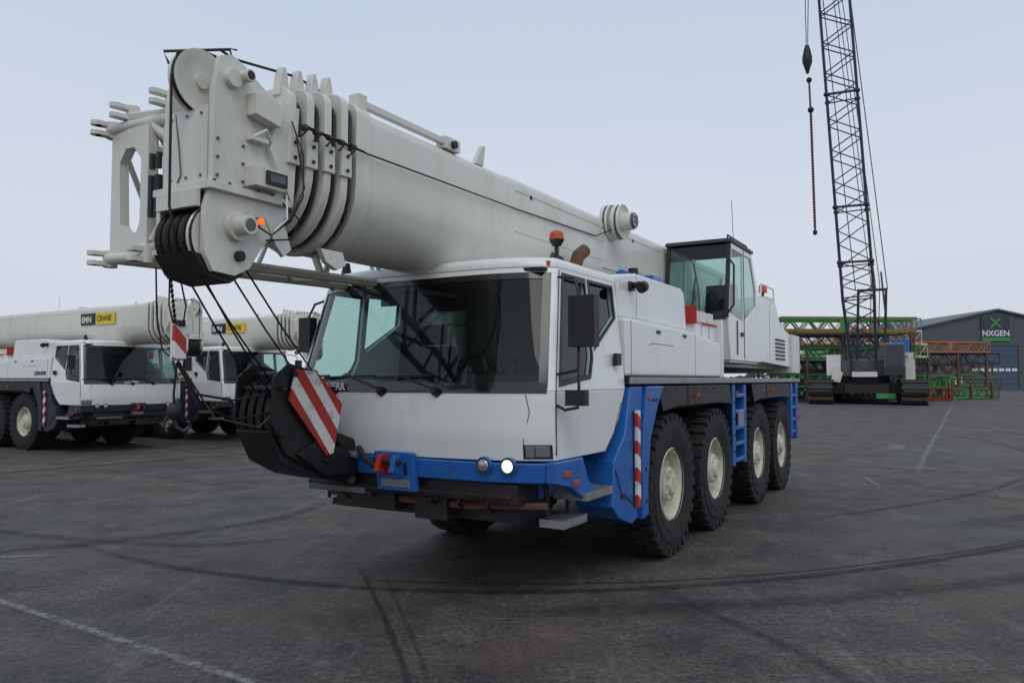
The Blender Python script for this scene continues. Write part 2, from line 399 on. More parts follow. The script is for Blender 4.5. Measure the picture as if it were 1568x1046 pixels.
    for sg in (-1,1):
        frame([(-2.35,1.63),(-1.79,1.69),(-1.705,1.85),(-1.705,2.485),(-2.115,2.485)],.90,sg)
        frame([(-1.67,1.91),(-1.155,2.205),(-1.155,2.485),(-1.67,2.485)],.88,sg)
        A.tube([(-2.395,fl(sg,-.001,1.15),1.15),(-2.40,fl(sg,-.001,1.6),1.6),(-2.15,fl(sg,-.001,2.5),2.5)],.005,BLACK)
        A.tube([(-1.53,sg*1.252,1.12),(-1.36,sg*1.252,1.25),(-1.20,sg*1.252,1.5)],.003,BLACK)
        A.box(-1.34,-1.24,sg*1.275,sg*1.24,1.80,1.90,BLACK)
    for u in (.52,.12,-.30):
        b0=fpt(u,1.61,.03); b1=fpt(u+.24,1.70,.035); A.tube([b0,b1],.009,BLACK); A.tube([fpt(u+.05,1.715,.03),fpt(u+.24,1.71,.03),fpt(u+.48,1.70,.03)],.009,BLACK)
        A.cyl(fpt(u,1.61,.0),fpt(u,1.61,.045),.022,BLACK); fpatch(A,u-.045,u+.045,1.555,1.59,.006,.012,BLACK,nu=4,nz=2,zf=lambda uu,w,u=u:1.59-(.05-abs(uu-u)*.95)*.8*(1-w))
    for sg in (-1,1):
        A.tube([fpt(sg*.86,1.58,.001),fpt(sg*.88,1.45,.001),fpt(sg*.845,1.25,.001),fpt(sg*.84,1.12,.001)],.003,BLACK,4)
    A.finish("cab_trim_and_wipers",E)
    A=Acc()
    A.box(-2.35,-1.15,-1.15,1.15,1.12,1.16,BLACK)
    A.prism([(-2.36,1.16),(-1.98,1.16),(-1.98,1.52),(-2.1,1.62),(-2.36,1.60)],-1.1,1.1,'y',BLACK)
    A.prism([(-2.2,1.6),(-1.95,1.6),(-2.0,1.72),(-2.12,1.72)],-.95,-.3,'y',BLACK)
    for t in (-.65,.65):
        A.box(-1.85,-1.4,t-.25,t+.25,1.4,1.55,SEAT); A.prism([(-1.42,1.5),(-1.26,1.5),(-1.18,2.0),(-1.30,2.0)],t-.22,t+.22,'y',SEAT); A.box(-1.30,-1.20,t-.12,t+.12,2.02,2.20,SEAT)
    c=Vector((-1.92,-.62,1.80)); ax=Vector((.45,0,.9)).normalized(); a=ax.orthogonal().normalized(); b=ax.cross(a)
    A.tube([c+(a*math.cos(t*math.pi/12)+b*math.sin(t*math.pi/12))*.22 for t in range(25)],.015,BLACK)
    A.cyl(c,c-ax*.35,.03,BLACK); A.tube([c+a*.22,c-a*.22],.012,BLACK)
    A.box(-2.30,-1.2,-1.09,1.09,2.488,2.512,SEAT)
    A.box(-2.22,-2.19,.1,.5,2.30,2.42,BLACK); A.box(-2.0,-1.6,.55,.62,1.62,1.64,RED)
    A.finish("cab_interior",E)
    A=Acc()
    fpatch(A,-1,1,.95,1.095,.03,.10,CH,nu=40,nz=4)
    fpatch(A,-.15,.15,.84,1.14,.075,.05,CH,nu=6,nz=3)
    A.finish("front_bumper",E,.012)
    A=Acc()
    fpatch(A,-.11,.11,.87,.93,.082,.01,ALU,nu=3,nz=1); fpatch(A,-.10,.10,.97,1.06,.081,.01,NAVY,nu=3,nz=1)
    A.box(-2.52,-2.2,-1.0,1.0,.80,.94,DARK)
    A.tube([(-2.50,-.95,.84),(-2.55,.2,.84),(-2.5,1.0,.84)],.035,DARK)
    A.tube([(-2.35,-1.15,.78),(-2.40,-.5,.74),(-2.35,.9,.74)],.03,RUST)
    A.box(-2.58,-2.45,.35,.95,.79,.835,GREYC)
    A.box(-2.45,-2.1,-.35,-.05,.62,.8,DARK); A.box(-2.45,-2.1,.15,.6,.66,.82,DARK)
    A.box(-2.3,-1.8,-.9,.9,.62,.8,BLACK)
    for t in (-.8,-.55,-.3,.3,.6): A.tube([(-2.5,t,.93),(-2.52,t+.05,.78),(-2.35,t+.1,.70),(-2.2,t+.1,.75)],.014,RUST if t>0 else BLACK)
    for t in (-.07,.07): A.prism([(-2.78,1.00),(-2.60,.95),(-2.60,1.12),(-2.74,1.12)],t-.02,t+.02,'y',RED if t>0 else CH)
    A.cyl((-2.72,-.12,1.07),(-2.72,.12,1.07),.02,DARK)
    A.finish("bumper_underframe",E,.004)
    A=Acc()
    for sg in (-1,1):
        fpatch(A,sg*.845,sg*.985,1.125,1.225,.006,.02,BLACK,nu=6,nz=3)
        fpatch(A,sg*.855,sg*.90,1.135,1.215,.010,.01,LENS,nu=3,nz=3); fpatch(A,sg*.905,sg*.975,1.14,1.215,.010,.01,LENS,nu=4,nz=3)
        for t in (.78,.96):
            u=t/1.25*sg; p=fpt(u,1.075,.025)
            on = (main and sg<0 and t>.9)
            A.cyl(p,p+Vector((-.03,0,0)),.062,CH,n=24); A.cyl(p+Vector((-.03,0,0)),p+Vector((-.034,0,0)),.056,BLACK,n=24); A.lathe([(.046,0),(.038,-.010),(0,-.016)],p+Vector((-.033,0,0)),(1,0,0),LAMPON if on else LENS,24)
        A.box(-2.33,-2.25,sg*1.29,sg*1.27,.99,1.03,AMBER)
        A.box(-2.17,-2.09,sg*1.285,sg*1.27,.91,.95,AMBER)
        p=fpt(sg*.93,2.53,.0); A.box(p.x,p.x+.06,p.y-.04,p.y+.04,2.53,2.565,AMBER)
        for s in (-.72,.75,2.4,4.5): A.box(s,s+.05,sg*1.325,sg*1.29,1.50,1.54,AMBER)
    A.finish("lamps",E,.003)
    A=Acc()
    A.box(-2.43,-2.34,-1.56,-1.36,1.91,2.27,BLACK)
    A.box(-2.40,-2.32,-1.47,-1.32,1.50,1.61,BLACK)
    A.tube([(-2.2,-1.17,2.44),(-2.36,-1.38,2.40),(-2.38,-1.42,2.3),(-2.38,-1.42,1.6),(-2.38,-1.47,1.53)],.012,BLACK)
    A.tube([(-2.36,-1.24,1.72),(-2.38,-1.42,1.75)],.012,BLACK); A.tube([(-2.38,-1.25,1.50),(-2.40,-1.32,1.47),(-2.38,-1.42,1.49)],.012,BLACK)
    A.box(-2.24,-2.15,1.30,1.44,1.93,2.24,BLACK)
    A.tube([(-2.15,1.16,2.40),(-2.18,1.30,2.36),(-2.19,1.36,2.25),(-2.19,1.36,1.8),(-2.2,1.24,1.75)],.012,BLACK)
    A.finish("mirrors",E,.018)
    A=Acc()
    b=(-1.85,-.98,2.6)
    A.cyl(b,(b[0],b[1],b[2]+.16),.018,BLACK); A.cyl((b[0],b[1],b[2]+.14),(b[0],b[1],b[2]+.19),.035,BLACK,r1=.062,n=16); A.cyl((b[0],b[1],b[2]+.19),(b[0],b[1],b[2]+.235),.062,AMBER,r1=.056,n=18); A.sphere((b[0],b[1],b[2]+.235),.056,AMBER,.55,16)
    A.sphere((b[0],b[1],b[2]+.03),.06,BLACK,.6)
    A.tube([(-1.85,-.98,2.63),(-2.0,-1.02,2.66),(-2.1,-1.05,2.60)],.010,BLACK)
    A.cyl((-2.1,1.0,2.6),(-2.1,1.0,2.72),.05,BLACK,r1=.03)
    b=(5.4,-1.0,2.85); A.cyl(b,(b[0],b[1],3.08),.02,BLACK); A.cyl((b[0],b[1],3.08),(b[0],b[1],3.2),.07,AMBER,r1=.06)
    A.tube([(3.2,-1.1,3.45),(3.12,-1.1,4.1)],.004,BLACK)
    A.finish("beacons_and_antenna",E)
    # ---------------------------------------- engine housing
    A=Acc()
    for sg in (-1,1):
        A.prism([(-1.05,1.71),(1.95,1.71),(1.95,2.12),(1.2,2.16),(.9,2.20),(-1.05,2.22)],sg*1.245,sg*.55,'y',WHITE)
        A.prism([(-1.05,2.22),(.88,2.20),(.80,2.62),(.7,2.66),(-.6,2.66),(-1.05,2.60)],sg*1.17,sg*.55,'y',WHITE)
    A.finish("engine_housing",E,.03)
    A=Acc()
    for sg in (-1,1):
        A.tube([(-.5,sg*1.246,2.0),(-.42,sg*1.246,2.02),(.2,sg*1.246,2.02)],.003,BLACK)
        A.tube([(-.95,sg*1.246,1.73),(-.95,sg*1.246,2.20)],.003,BLACK,4); A.tube([(.92,sg*1.246,1.73),(.92,sg*1.246,2.18)],.002,BLACK,4)
        A.tube([(-.62,sg*1.171,2.24),(-.62,sg*1.171,2.64)],.002,BLACK,4)
        for s in (-.3,.5): A.box(s,s+.10,sg*1.255,sg*1.24,2.12,2.15,BLACK)
        A.box(-.82,-.72,sg*1.20,sg*1.16,2.48,2.56,BLACK); A.tube([(-.76,sg*1.17,2.52),(-.80,sg*1.27,2.53),(-.82,sg*1.31,2.50)],.03,BLACK,8); A.cyl((-.86,sg*1.31,2.49),(-.80,sg*1.31,2.51),.05,BLACK,n=16)
        for k in range(3): A.box(1.05+k*.3,1.28+k*.3,sg*1.20,sg*.8,2.14,2.30+.03*(k%2),WHITE); A.box(1.07+k*.3,1.26+k*.3,sg*1.18,sg*.85,2.34,2.46,SIGNW)
        A.box(1.02,1.045,sg*1.23,sg*1.0,2.30,2.50,RED); A.box(1.3,1.9,sg*1.215,sg*1.203,2.305,2.33,RED)
        A.box(1.96,2.05,sg*1.25,sg*.8,1.71,2.4,WHITE)
    A.cyl((-.55,-.52,2.2),(-.55,-.52,2.78),.07,RUST); A.tube([(-.55,-.52,2.78),(-.53,-.54,2.88),(-.42,-.56,2.95)],.065,RUST,12)
    A.box(-.9,.6,-.5,.5,1.7,2.45,DARK)
    A.cyl((-.2,-.85,2.70),(.1,-.85,2.70),.07,BLUE); A.tube([(.1,-.8,2.70),(.35,-.8,2.76),(.6,-.85,2.70),(.8,-.85,2.64)],.05,BLUE,10); A.cyl((0,-.9,2.64),(0,-.9,2.80),.05,BLACK)
    A.box(.3,.55,-1.0,-.7,2.665,2.76,BLUE)
    A.finish("engine_fittings",E,.005)
    # ---------------------------------------- superstructure
    A=Acc()
    A.cyl((3.1,0,1.70),(3.1,0,1.86),.85,DARK,n=40)
    A.box(2.0,6.5,-.95,.95,1.86,1.98,BOOMW)
    for sg in (-1,1):
        A.prism([(2.2,1.98),(6.3,1.98),(6.3,2.5),(5.9,3.3),(5.2,3.35),(4.6,2.7),(2.2,2.3)],sg*.46,sg*.42,'y',BOOMW)
        A.prism([(4.1,1.95),(6.35,1.9),(6.35,2.45),(5.6,2.55),(5.3,2.85),(4.3,2.9),(4.1,2.6)],sg*1.22,sg*.55,'y',WHITE)
    A.box(6.36,7.1,-1.25,1.25,1.80,2.45,GREYC if not main else BOOMW)
    A.box(5.6,6.3,-1.15,1.15,2.4,2.62,BOOMW)
    A.cyl((6.0,-.4,2.8),(6.0,.4,2.8),.28,DARK,n=24)
    for sg in (-1,1):
        for k in range(6): A.box(5.2,5.9,sg*1.235,sg*1.21,2.0+k*.06,2.03+k*.06,BLACK)
        A.tube([(4.8,sg*1.221,1.95),(4.8,sg*1.221,2.85)],.003,BLACK,4)
    A.tube([(4.3,-1.2,2.9),(4.35,-1.2,3.1),(5.2,-1.2,3.1),(5.25,-1.2,2.85)],.014,WHITE)
    A.box(5.2,5.7,-1.1,-.8,2.86,3.0,BOOMW)
    A.finish("superstructure",E,.02)
    A=Acc()
    A.cyl((1.9,0,2.05),(.6,0,2.45),.13,BOOMW,n=20); A.cyl((.6,0,2.45),(.2,0,2.56),.09,ALU,n=16)
    A.finish("luffing_cylinder",E)
    prof=[(2.40,1.93),(2.28,2.5),(2.44,3.42),(3.55,3.42),(3.9,2.95),(4.05,2.5),(4.05,1.93)]
    A=Acc()
    for (y0,y1) in ((-1.25,-1.22),(-.43,-.46)):
        A.panel(prof,[[(2.36,2.52),(2.50,3.34),(3.05,3.34),(3.05,2.45)],[(3.12,2.45),(3.12,3.34),(3.5,3.34),(3.75,2.95),(3.78,2.7)]],lambda p,q:Vector((p,y0,q)),lambda p,q:Vector((p,y1,q)),WHITE)
    A.prism([(2.40,1.93),(2.30,2.44),(2.34,2.44),(2.44,1.93)],-1.22,-.46,'y',WHITE)
    A.box(4.02,4.05,-1.22,-.46,1.93,2.5,WHITE)
    A.box(2.44,4.0,-1.22,-.46,1.9,1.96,WHITE)
    A.finish("operator_cab_shell",E,.01)
    A=Acc()
    A.prism([(2.38,3.42),(2.42,3.47),(3.58,3.46),(3.58,3.42)],-1.27,-.41,'y',BLACK)
    for y in (-1.23,-.45): A.prism([(2.26,2.46),(2.42,3.42),(2.46,3.42),(2.30,2.46)],y-.025,y+.025,'y',BLACK)
    A.prism([(2.255,2.44),(2.26,2.5),(2.30,2.5),(2.30,2.44)],-1.20,-.48,'y',BLACK)
    A.tube([(2.5,-1.2,3.47),(2.5,-1.2,3.52),(3.5,-1.2,3.52),(3.5,-1.2,3.46)],.012,BLACK)
    A.tube([(2.38,-.75,2.5),(2.44,-.8,3.0)],.01,BLACK)
    A.box(2.9,3.3,-1.0,-.65,2.2,2.35,SEAT); A.prism([(3.3,2.3),(3.4,2.3),(3.5,3.0),(3.42,3.0)],-1.0,-.65,'y',SEAT); A.box(2.5,2.75,-1.1,-.6,2.3,2.5,BLACK)
    A.tube([(2.24,-1.25,2.5),(2.24,-1.33,2.6),(2.28,-1.33,3.1),(2.36,-1.25,3.2)],.014,BLACK)
    A.box(2.7,2.72,-1.262,-1.25,2.0,2.44,BLACK); A.box(3.08,3.095,-1.256,-1.25,1.95,3.4,BLACK); A.box(2.9,3.0,-1.27,-1.25,2.25,2.30,BLACK)
    A.box(2.5,3.5,-1.2,-.48,3.385,3.415,SEAT)
    A.finish("operator_cab_trim",E,.004)
    A=Acc()
    A.prism([(2.275,2.5),(2.435,3.42),(2.44,3.42),(2.28,2.5)],-1.20,-.48,'y',GLASS)
    A.prism([(3.56,3.40),(3.90,2.94),(4.04,2.5),(4.03,2.5),(3.89,2.93),(3.55,3.39)],-1.22,-.46,'y',GLASS)
    for y in (-1.235,-.445):
        A.prism([(2.35,2.50),(2.49,3.35),(3.06,3.35),(3.06,2.44)],y-.002,y+.002,'y',GLASS); A.prism([(3.11,2.44),(3.11,3.35),(3.51,3.35),(3.76,2.95),(3.79,2.69)],y-.002,y+.002,'y',GLASS)
    A.finish("operator_cab_glazing",E)
    # ---------------------------------------- boom
    L=boomlen
    A=Acc()
    A.loft([ring(-3.50,.375,3.46,2.52),ring(L,.375,3.46,2.52)],BOOMW)
    A.loft([ring(-3.54,.395,3.48,2.50),ring(-3.40,.395,3.48,2.50),],BOOMW)
    A.loft([ring(-1.6,.380,3.463,2.515,rz=.43),ring(-1.5,.388,3.467,2.508),ring(L-.2,.388,3.467,2.508)],BOOMW)
    for sg in (-1,1):
        for (z,t) in ((3.34,.390),(2.98,.390)): A.tube([(-1.5,sg*t,z),(L-.3,sg*t,z)],.004,BOOMW,4)
    A.finish("boom_base_section",E,.006,angle=30)
    A=Acc()
    for i in range(4):
        s=-3.66-.125*i; k=.022*i
        A.loft([ring(s-.030,.41-k,3.49-k,2.485+k*1.3),ring(s+.030,.41-k,3.49-k,2.485+k*1.3)],BOOMW)
        for t in (-.24,.24): A.prism([(s-.045,3.44-k),(s+.045,3.44-k),(s+.03,3.56-k),(s+.012,3.62-k),(s-.012,3.62-k),(s-.03,3.56-k)],t-.03,t+.03,'y',BOOMW)
        A.box(s-.045,s+.045,-.43+k,-.40+k,2.95,3.12,BOOMW)
        for z in (2.99,3.08): A.cyl((s,-.43+k,z),(s,-.445+k,z),.014,DARK,n=6)
    A.finish("telescope_collars",E,.008,angle=30)
    A=Acc()
    for i in range(4):
        s=-3.60-.125*i; k=.022*i
        A.loft([ring(s+.06,.345-k,3.42-k,2.56+k),ring(s-.06,.345-k,3.42-k,2.56+k)],DARK)  # gap sections coloured dark to stand in for the shade between collars
        A.loft([ring(s+.012,.40-k,3.44-k,2.50+k),ring(s-.012,.40-k,3.44-k,2.50+k)],BLACK)
    A.loft([ring(-4.02,.27,3.36,2.62),ring(-4.2,.27,3.36,2.62)],BOOMW)
    A.finish("telescope_sections",E,0,angle=30)
    A=Acc()
    A.tube([(-4.0,-.43,3.16),(-3.45,-.42,3.15),(-1.5,-.405,3.17),(.2,-.40,3.21),(.4,-.5,3.3)],.006,ROPE)
    A.tube([(-4.45,-.2,3.52),(-4.35,-.2,3.50),(-3.9,-.22,3.55),(-3.5,-.2,3.52)],.008,ROPE)
    A.box(-3.45,-2.4,-.35,-.30,3.49,3.53,BOOMW); A.box(-2.5,-2.3,-.36,-.27,3.46,3.55,BOOMW); A.box(-3.48,-3.40,-.36,-.27,3.46,3.56,BOOMW)
    A.cyl((-2.40,-.39,3.50),(-2.40,-.24,3.50),.03,DARK,n=12)
    A.prism([(-2.05,3.45),(-1.93,3.45),(-1.90,3.62),(-1.94,3.62)],-.34,-.30,'y',BOOMW)
    for i in range(5):
        s=-3.62-.105*i; A.cyl((s-.02,-.44,3.15),(s+.02,-.44,3.15),.018,DARK,n=10)
        A.tube([(s,-.44,3.15),(s-.015,-.47,3.12),(s-.03,-.44,3.09)],.006,DARK)
    A.tube([(-4.0,-.40,3.19),(-3.98,-.43,3.17),(-3.5,-.43,3.15)],.008,DARK)
    for s in (-1.2,1.3): A.cyl((s,-.38,3.33),(s,-.395,3.33),.02,DARK)
    A.finish("boom_ropes_and_brackets",E)
    A=Acc()
    for dt,rr in ((-.40,.20),(-.53,.19)):
        A.lathe([(0,0),(.05,0),(.05,.02),(rr-.05,.025),(rr,.0),(rr+.005,.02),(rr-.02,.045),(rr+.005,.07),(rr,.09),(rr-.05,.065),(.05,.07),(.05,.09),(0,.09)],(.62,dt+.06,3.42),(0,-1,0),BOOMW,36)
        A.lathe([(rr-.03,.03),(rr+.0,.045),(rr-.03,.06)],(.62,dt+.06,3.42),(0,-1,0),ROPE,36)
    A.cyl((.62,-.35,3.42),(.62,-.66,3.42),.10,BOOMW,n=20); A.cyl((.62,-.66,3.42),(.62,-.69,3.42),.085,GREYC,n=20)
    for k in range(8): t=k*math.pi/4; A.cyl((.62+.07*math.cos(t),-.685,3.42+.07*math.sin(t)),(.62+.07*math.cos(t),-.70,3.42+.07*math.sin(t)),.010,BOOMW,n=6)
    A.prism([(.4,2.9),(.85,2.9),(.72,3.42),(.54,3.42)],-.40,-.37,'y',BOOMW)
    A.finish("deflection_sheaves",E)
    # ---------------------------------------- boom head
    A=Acc()
    side=[(-4.56,2.74),(-4.56,3.24),(-4.52,3.44),(-4.44,3.47),(-4.36,3.44),(-4.06,3.26),(-4.02,2.66),(-4.10,2.56),(-4.22,2.42),(-4.30,2.30),(-4.40,2.25),(-4.54,2.26),(-4.60,2.36),(-4.60,2.60)]
    for y0,y1 in ((-.30,-.265),(.075,.11)): A.prism(side,y0,y1,'y',BOOMW)
    A.box(-4.545,-4.06,-.262,.072,2.74,3.10,BOOMW)
    A.box(-4.57,-4.545,-.262,.072,2.745,3.16,BOOMW)
    A.box(-4.60,-4.02,-.335,.145,2.695,2.735,BOOMW)
    A.prism([(-4.2,3.0),(-4.02,2.7),(-3.98,3.3),(-4.12,3.3)],-.34,.3,'y',BOOMW)
    A.cyl((-4.45,-.34,3.33),(-4.45,-.26,3.33),.05,BOOMW,n=20); A.cyl((-4.38,-.38,3.36),(-4.38,-.26,3.36),.035,BOOMW,n=20); A.cyl((-4.38,-.385,3.36),(-4.38,-.38,3.36),.025,DARK,n=16)
    A.cyl((-4.40,-.42,2.52),(-4.40,-.28,2.52),.052,BOOMW,n=20); A.cyl((-4.40,-.335,2.52),(-4.40,-.30,2.52),.08,BOOMW,n=20); A.cyl((-4.40,-.425,2.52),(-4.40,-.42,2.52),.035,GREYC,n=20)
    A.cyl((-4.38,-.33,2.36),(-4.38,-.30,2.36),.03,DARK,n=16)
    A.prism([(-4.34,3.16),(-4.16,3.13),(-4.13,3.24),(-4.20,3.28),(-4.34,3.28)],-.38,-.301,'y',BOOMW)
    A.box(-4.34,-4.22,-.35,-.301,3.02,3.045,BOOMW); A.tube([(-4.32,-.34,3.04),(-4.25,-.36,3.09),(-4.2,-.34,3.05)],.012,BOOMW)
    for z in (2.78,2.88,2.98):
        for s in (-4.53,-4.36): A.cyl((s,-.30,z),(s,-.31,z),.010,GREYC,n=6)
    for s in (-4.56,-4.46,-4.36,-4.26,-4.16,-4.06): A.cyl((s,-.32,2.735),(s,-.32,2.752),.010,GREYC,n=6)
    for t in (-.22,-.1,.03):
        for z in (2.78,3.12): A.cyl((-4.57,t,z),(-4.578,t,z),.009,GREYC,n=6)
    A.prism([(-4.2,2.6),(-4.05,2.58),(-4.0,2.45),(-4.06,2.40),(-4.12,2.46)],-.31,-.28,'y',BOOMW)
    A.prism([(-3.75,2.5),(-3.55,2.5),(-3.52,2.42),(-3.6,2.38),(-3.7,2.42)],-.3,-.26,'y',BOOMW)
    A.prism([(-4.64,2.36),(-4.55,2.24),(-4.40,2.21),(-4.30,2.27),(-4.5,2.33)],-.26,.07,'y',DARK)
    # cross plate above the lower sheaves
    A.box(-4.63,-4.60,-.262,.072,2.60,2.695,BOOMW)
    A.finish("boom_head",E,.008)
    A=Acc()
    A.lathe([(0,0),(.04,0),(.04,.015),(.13,.02),(.165,.0),(.178,.0),(.165,.03),(.178,.06),(.165,.06),(.13,.04),(.04,.045),(.04,.06),(0,.06)],(-4.52,-.16,3.32),(0,1,0),BOOMW,40)
    for k in range(5):
        A.lathe([(0,0),(.04,0),(.12,.01),(.17,.0),(.185,.0),(.165,.024),(.185,.048),(.17,.048),(.12,.038),(.04,.048),(0,.048)],(-4.46,-.255+.066*k,2.45),(0,1,0),BOOMW if k in(0,) else DARK,36)
        A.lathe([(.16,.006),(.186,.024),(.16,.042)],(-4.46,-.255+.066*k,2.45),(0,1,0),ROPE,36)
    A.lathe([(.165,.012),(.180,.03),(.165,.048)],(-4.52,-.16,3.32),(0,1,0),ROPE,40)
    A.cyl((-4.46,-.26,2.45),(-4.46,.07,2.45),.05,DARK)
    A.finish("head_sheaves",E)
    A=Acc()
    A.tube([(-4.35,-.13,3.505),(-4.52,-.13,3.505),(-4.66,-.13,3.44),(-4.695,-.13,3.30),(-4.69,-.13,2.60),(-4.655,-.13,2.45)],.008,ROPE)
    A.tube([(-4.35,-.2,3.47),(-4.38,-.2,3.55),(-4.33,-.2,3.56)],.006,BLACK); A.tube([(-4.38,-.2,3.545),(-4.62,.05,3.50),(-4.62,.0,3.42)],.009,BLACK)
    A.tube([(-4.05,-.39,3.1),(-4.02,-.43,2.8),(-4.1,-.40,2.6),(-4.2,-.36,2.5),(-4.35,-.36,2.55)],.006,BLACK); A.tube([(-4.10,-.37,2.75),(-4.13,-.41,2.6),(-4.2,-.38,2.52)],.006,SIGNW)
    A.tube([(-4.06,-.36,3.2),(-4.0,-.40,3.0),(-4.02,-.42,2.75),(-4.06,-.36,2.6),(-4.14,-.34,2.55)],.005,BLACK); A.tube([(-4.12,-.36,2.7),(-4.02,-.39,2.62),(-4.05,-.36,2.5),(-4.22,-.34,2.47)],.006,BLACK)
    A.tube([(-4.57,-.0,3.15),(-4.575,-.04,2.95),(-4.575,-.06,2.80),(-4.575,-.03,2.76)],.004,GREYC)
    A.box(-4.34,-4.12,-.385,-.301,2.76,2.87,BOOMW); A.box(-4.27,-4.12,-.40,-.386,2.78,2.855,BLACK); A.box(-4.25,-4.14,-.403,-.40,2.795,2.84,GREYC)
    A.finish("head_cables_and_box",E,.004)
    A=Acc()
    A.cyl((-4.31,-.405,2.555),(-4.31,-.385,2.555),.021,AMBON if main else AMBER,n=16); A.cyl((-4.31,-.385,2.555),(-4.31,-.30,2.555),.026,BLACK,n=16)
    A.finish("head_warning_lamp",E,.005)
    # ---------------------------------------- folded jib
    if main:
        A=Acc()
        J=TAN
        A.panel([(.40,2.42),(.76,2.42),(.76,3.20),(.40,3.20)],[[(.47,2.62),(.50,2.56),(.60,2.56),(.66,2.62),(.68,3.0),(.62,3.08),(.54,3.08),(.47,3.0)]],lambda p,q:Vector((-4.46,p,q)),lambda p,q:Vector((-4.40,p,q)),BOOMW)
        lattice(A,(-4.40,.60,2.81),(3.4,.62,2.86),.36,.76,22,.035,.018,J,w1=.30,d1=.5)
        def fork(c,d,l=.12,w=.032,g=.03):
            c=Vector(c); d=Vector(d).normalized(); n=Vector((-d.y,d.x,0)).normalized(); z=Vector((0,0,1))
            A.cyl(c-z*(g+.02),c+z*(g+.02),.04,BOOMW,n=14)
            for k in (-g,g):
                cc=c+z*k; e=cc+d*l
                A.obox((cc+e)/2,d*l/2,n*w,z*.013,BOOMW); A.cyl(e-z*.013,e+z*.013,w,BOOMW,n=14)
        for z in (3.22,2.42):
            A.cyl((-4.46,.78,z),(-4.36,.1,z+.02 if z>3 else z),.036,BOOMW)
            fork((-4.44,.78,z),(-1,.3,0),.10)
        fork((-4.42,.62,3.30),(-1,.4,.1),.10); fork((-4.38,.30,3.34),(-1,.4,.1),.10); fork((-4.44,.42,2.42),(-1,.4,0),.08)
        A.cyl((-4.45,.78,3.22),(-4.2,.12,3.32),.035,BOOMW); A.cyl((-4.42,.42,3.2),(-4.3,.12,2.95),.03,BOOMW); A.tube([(-4.44,.62,3.28),(-4.35,.4,3.30),(-4.25,.12,3.2)],.03,BOOMW)
        A.cyl((-4.42,.40,2.46),(-4.3,.12,2.75),.03,BOOMW); A.cyl((-4.4,.3,3.18),(-4.4,.3,2.46),.028,BOOMW)
        A.cyl((-4.3,.30,3.1),(-3.8,.30,2.5),.025,BOOMW)
        A.cyl((-4.3,.20,3.0),(-4.44,.38,2.5),.02,BOOMW)
        for t in (.24,.30): A.cyl((-4.5,t,2.62),(-4.5,t,2.86),.022,BLACK,n=8); A.cyl((-4.5,t,2.9),(-4.5,t,2.99),.018,BLACK,n=8)
        A.finish("folded_jib",E,0)
    text("maker_lettering","LIEBHERR",E,fpt(.70,1.601,.020) if main else fpt(.30,1.602,.018),(-.075 if main else -.01,-1,0),(.0,0,1),.085,SIGNW,.001)
    return E

ANG=math.atan2(.863,.505)
main=build_crane("mobile_crane",(.443,8.137),ANG,BLUE,True)

# hook block and ropes
A=Acc()
for k in range(4):
    A.lathe([(0,0),(.05,0),(.05,.015),(.24,.02),(.28,.0),(.30,.0),(.275,.025),(.30,.05),(.28,.05),(.24,.035),(.05,.04),(0,.05)],(-3.16,.46+.085*k,1.42),(0,1,0),DARK,36)
ch=[(-3.44,1.70),(-3.30,1.80),(-3.10,1.76),(-2.86,1.45),(-2.80,1.28),(-2.62,1.22),(-2.52,1.12),(-2.60,1.0),(-2.80,.98),(-3.05,1.02),(-3.32,1.15),(-3.46,1.40)]
A.prism(ch,.43,.455,'y',DARK); A.prism(ch,.80,.825,'y',DARK)
ch2=[(-3.25,1.15),(-2.95,.97),(-2.6,.94),(-2.44,1.02),(-2.48,1.14),(-2.7,1.12),(-3.0,1.25)]
A.prism(ch2,.40,.43,'y',BLACK); A.prism(ch2,.83,.86,'y',BLACK)
A.prism([(-3.46,1.32),(-3.34,1.10),(-3.1,.98),(-2.85,.92),(-2.6,.90),(-2.6,.95),(-2.95,.99),(-3.25,1.13),(-3.38,1.33)],.46,.79,'y',BLACK)
A.cyl((-3.16,.39,1.42),(-3.16,.88,1.42),.06,DARK,n=20)
for s,z in ((-3.38,1.62),(-3.38,1.3),(-2.95,1.08),(-2.62,1.1),(-3.28,1.72),(-3.1,1.1),(-2.8,1.2)): A.cyl((s,.38,z),(s,.86,z),.022,DARK,n=10)
A.box(-2.75,-2.55,.5,.75,.92,1.14,DARK)
A.cyl((-2.66,.36,1.10),(-2.66,.44,1.10),.03,ALU,n=12)
A.tube([(-2.64,.60,1.05),(-2.50,.60,1.03),(-2.42,.58,.95),(-2.50,.52,.88),(-2.62,.45,.90)],.04,DARK,10)
A.tube([(-2.66,.34,1.16),(-2.72,.22,1.08),(-2.72,.12,1.03)],.025,BLACK)
A.tube([(-3.1,.9,1.72),(-3.0,1.0,1.75),(-2.9,1.05,1.62)],.02,BLACK)
A.finish("hook_block",main,.006)
A=Acc()
A.prism([(-3.27,1.76),(-3.07,1.74),(-2.80,1.50),(-2.89,1.13),(-2.96,1.12),(-3.34,1.54)],.385,.40,'y',STRIPE)
A.finish("hook_block_hazard_plate",main)
A=Acc()
for (sa,t0,sb,t1,zb) in ((-4.64,-.18,-3.42,.50,1.60),(-4.64,-.05,-3.42,.66,1.62),(-4.62,-.12,-3.36,.58,1.70),(-4.30,-.18,-2.92,.50,1.66),(-4.31,-.05,-2.95,.66,1.66)):
    a=Vector((sa,t0,2.42 if sa<-4.5 else 2.40)); b=Vector((sb,t1,zb))
    A.tube([a,a.lerp(b,.5)-Vector((0,0,.02)),b],.007,ROPE)
A.tube([(-4.55,.05,2.3),(-4.5,.12,2.1),(-4.45,.14,1.98)],.005,ROPE)
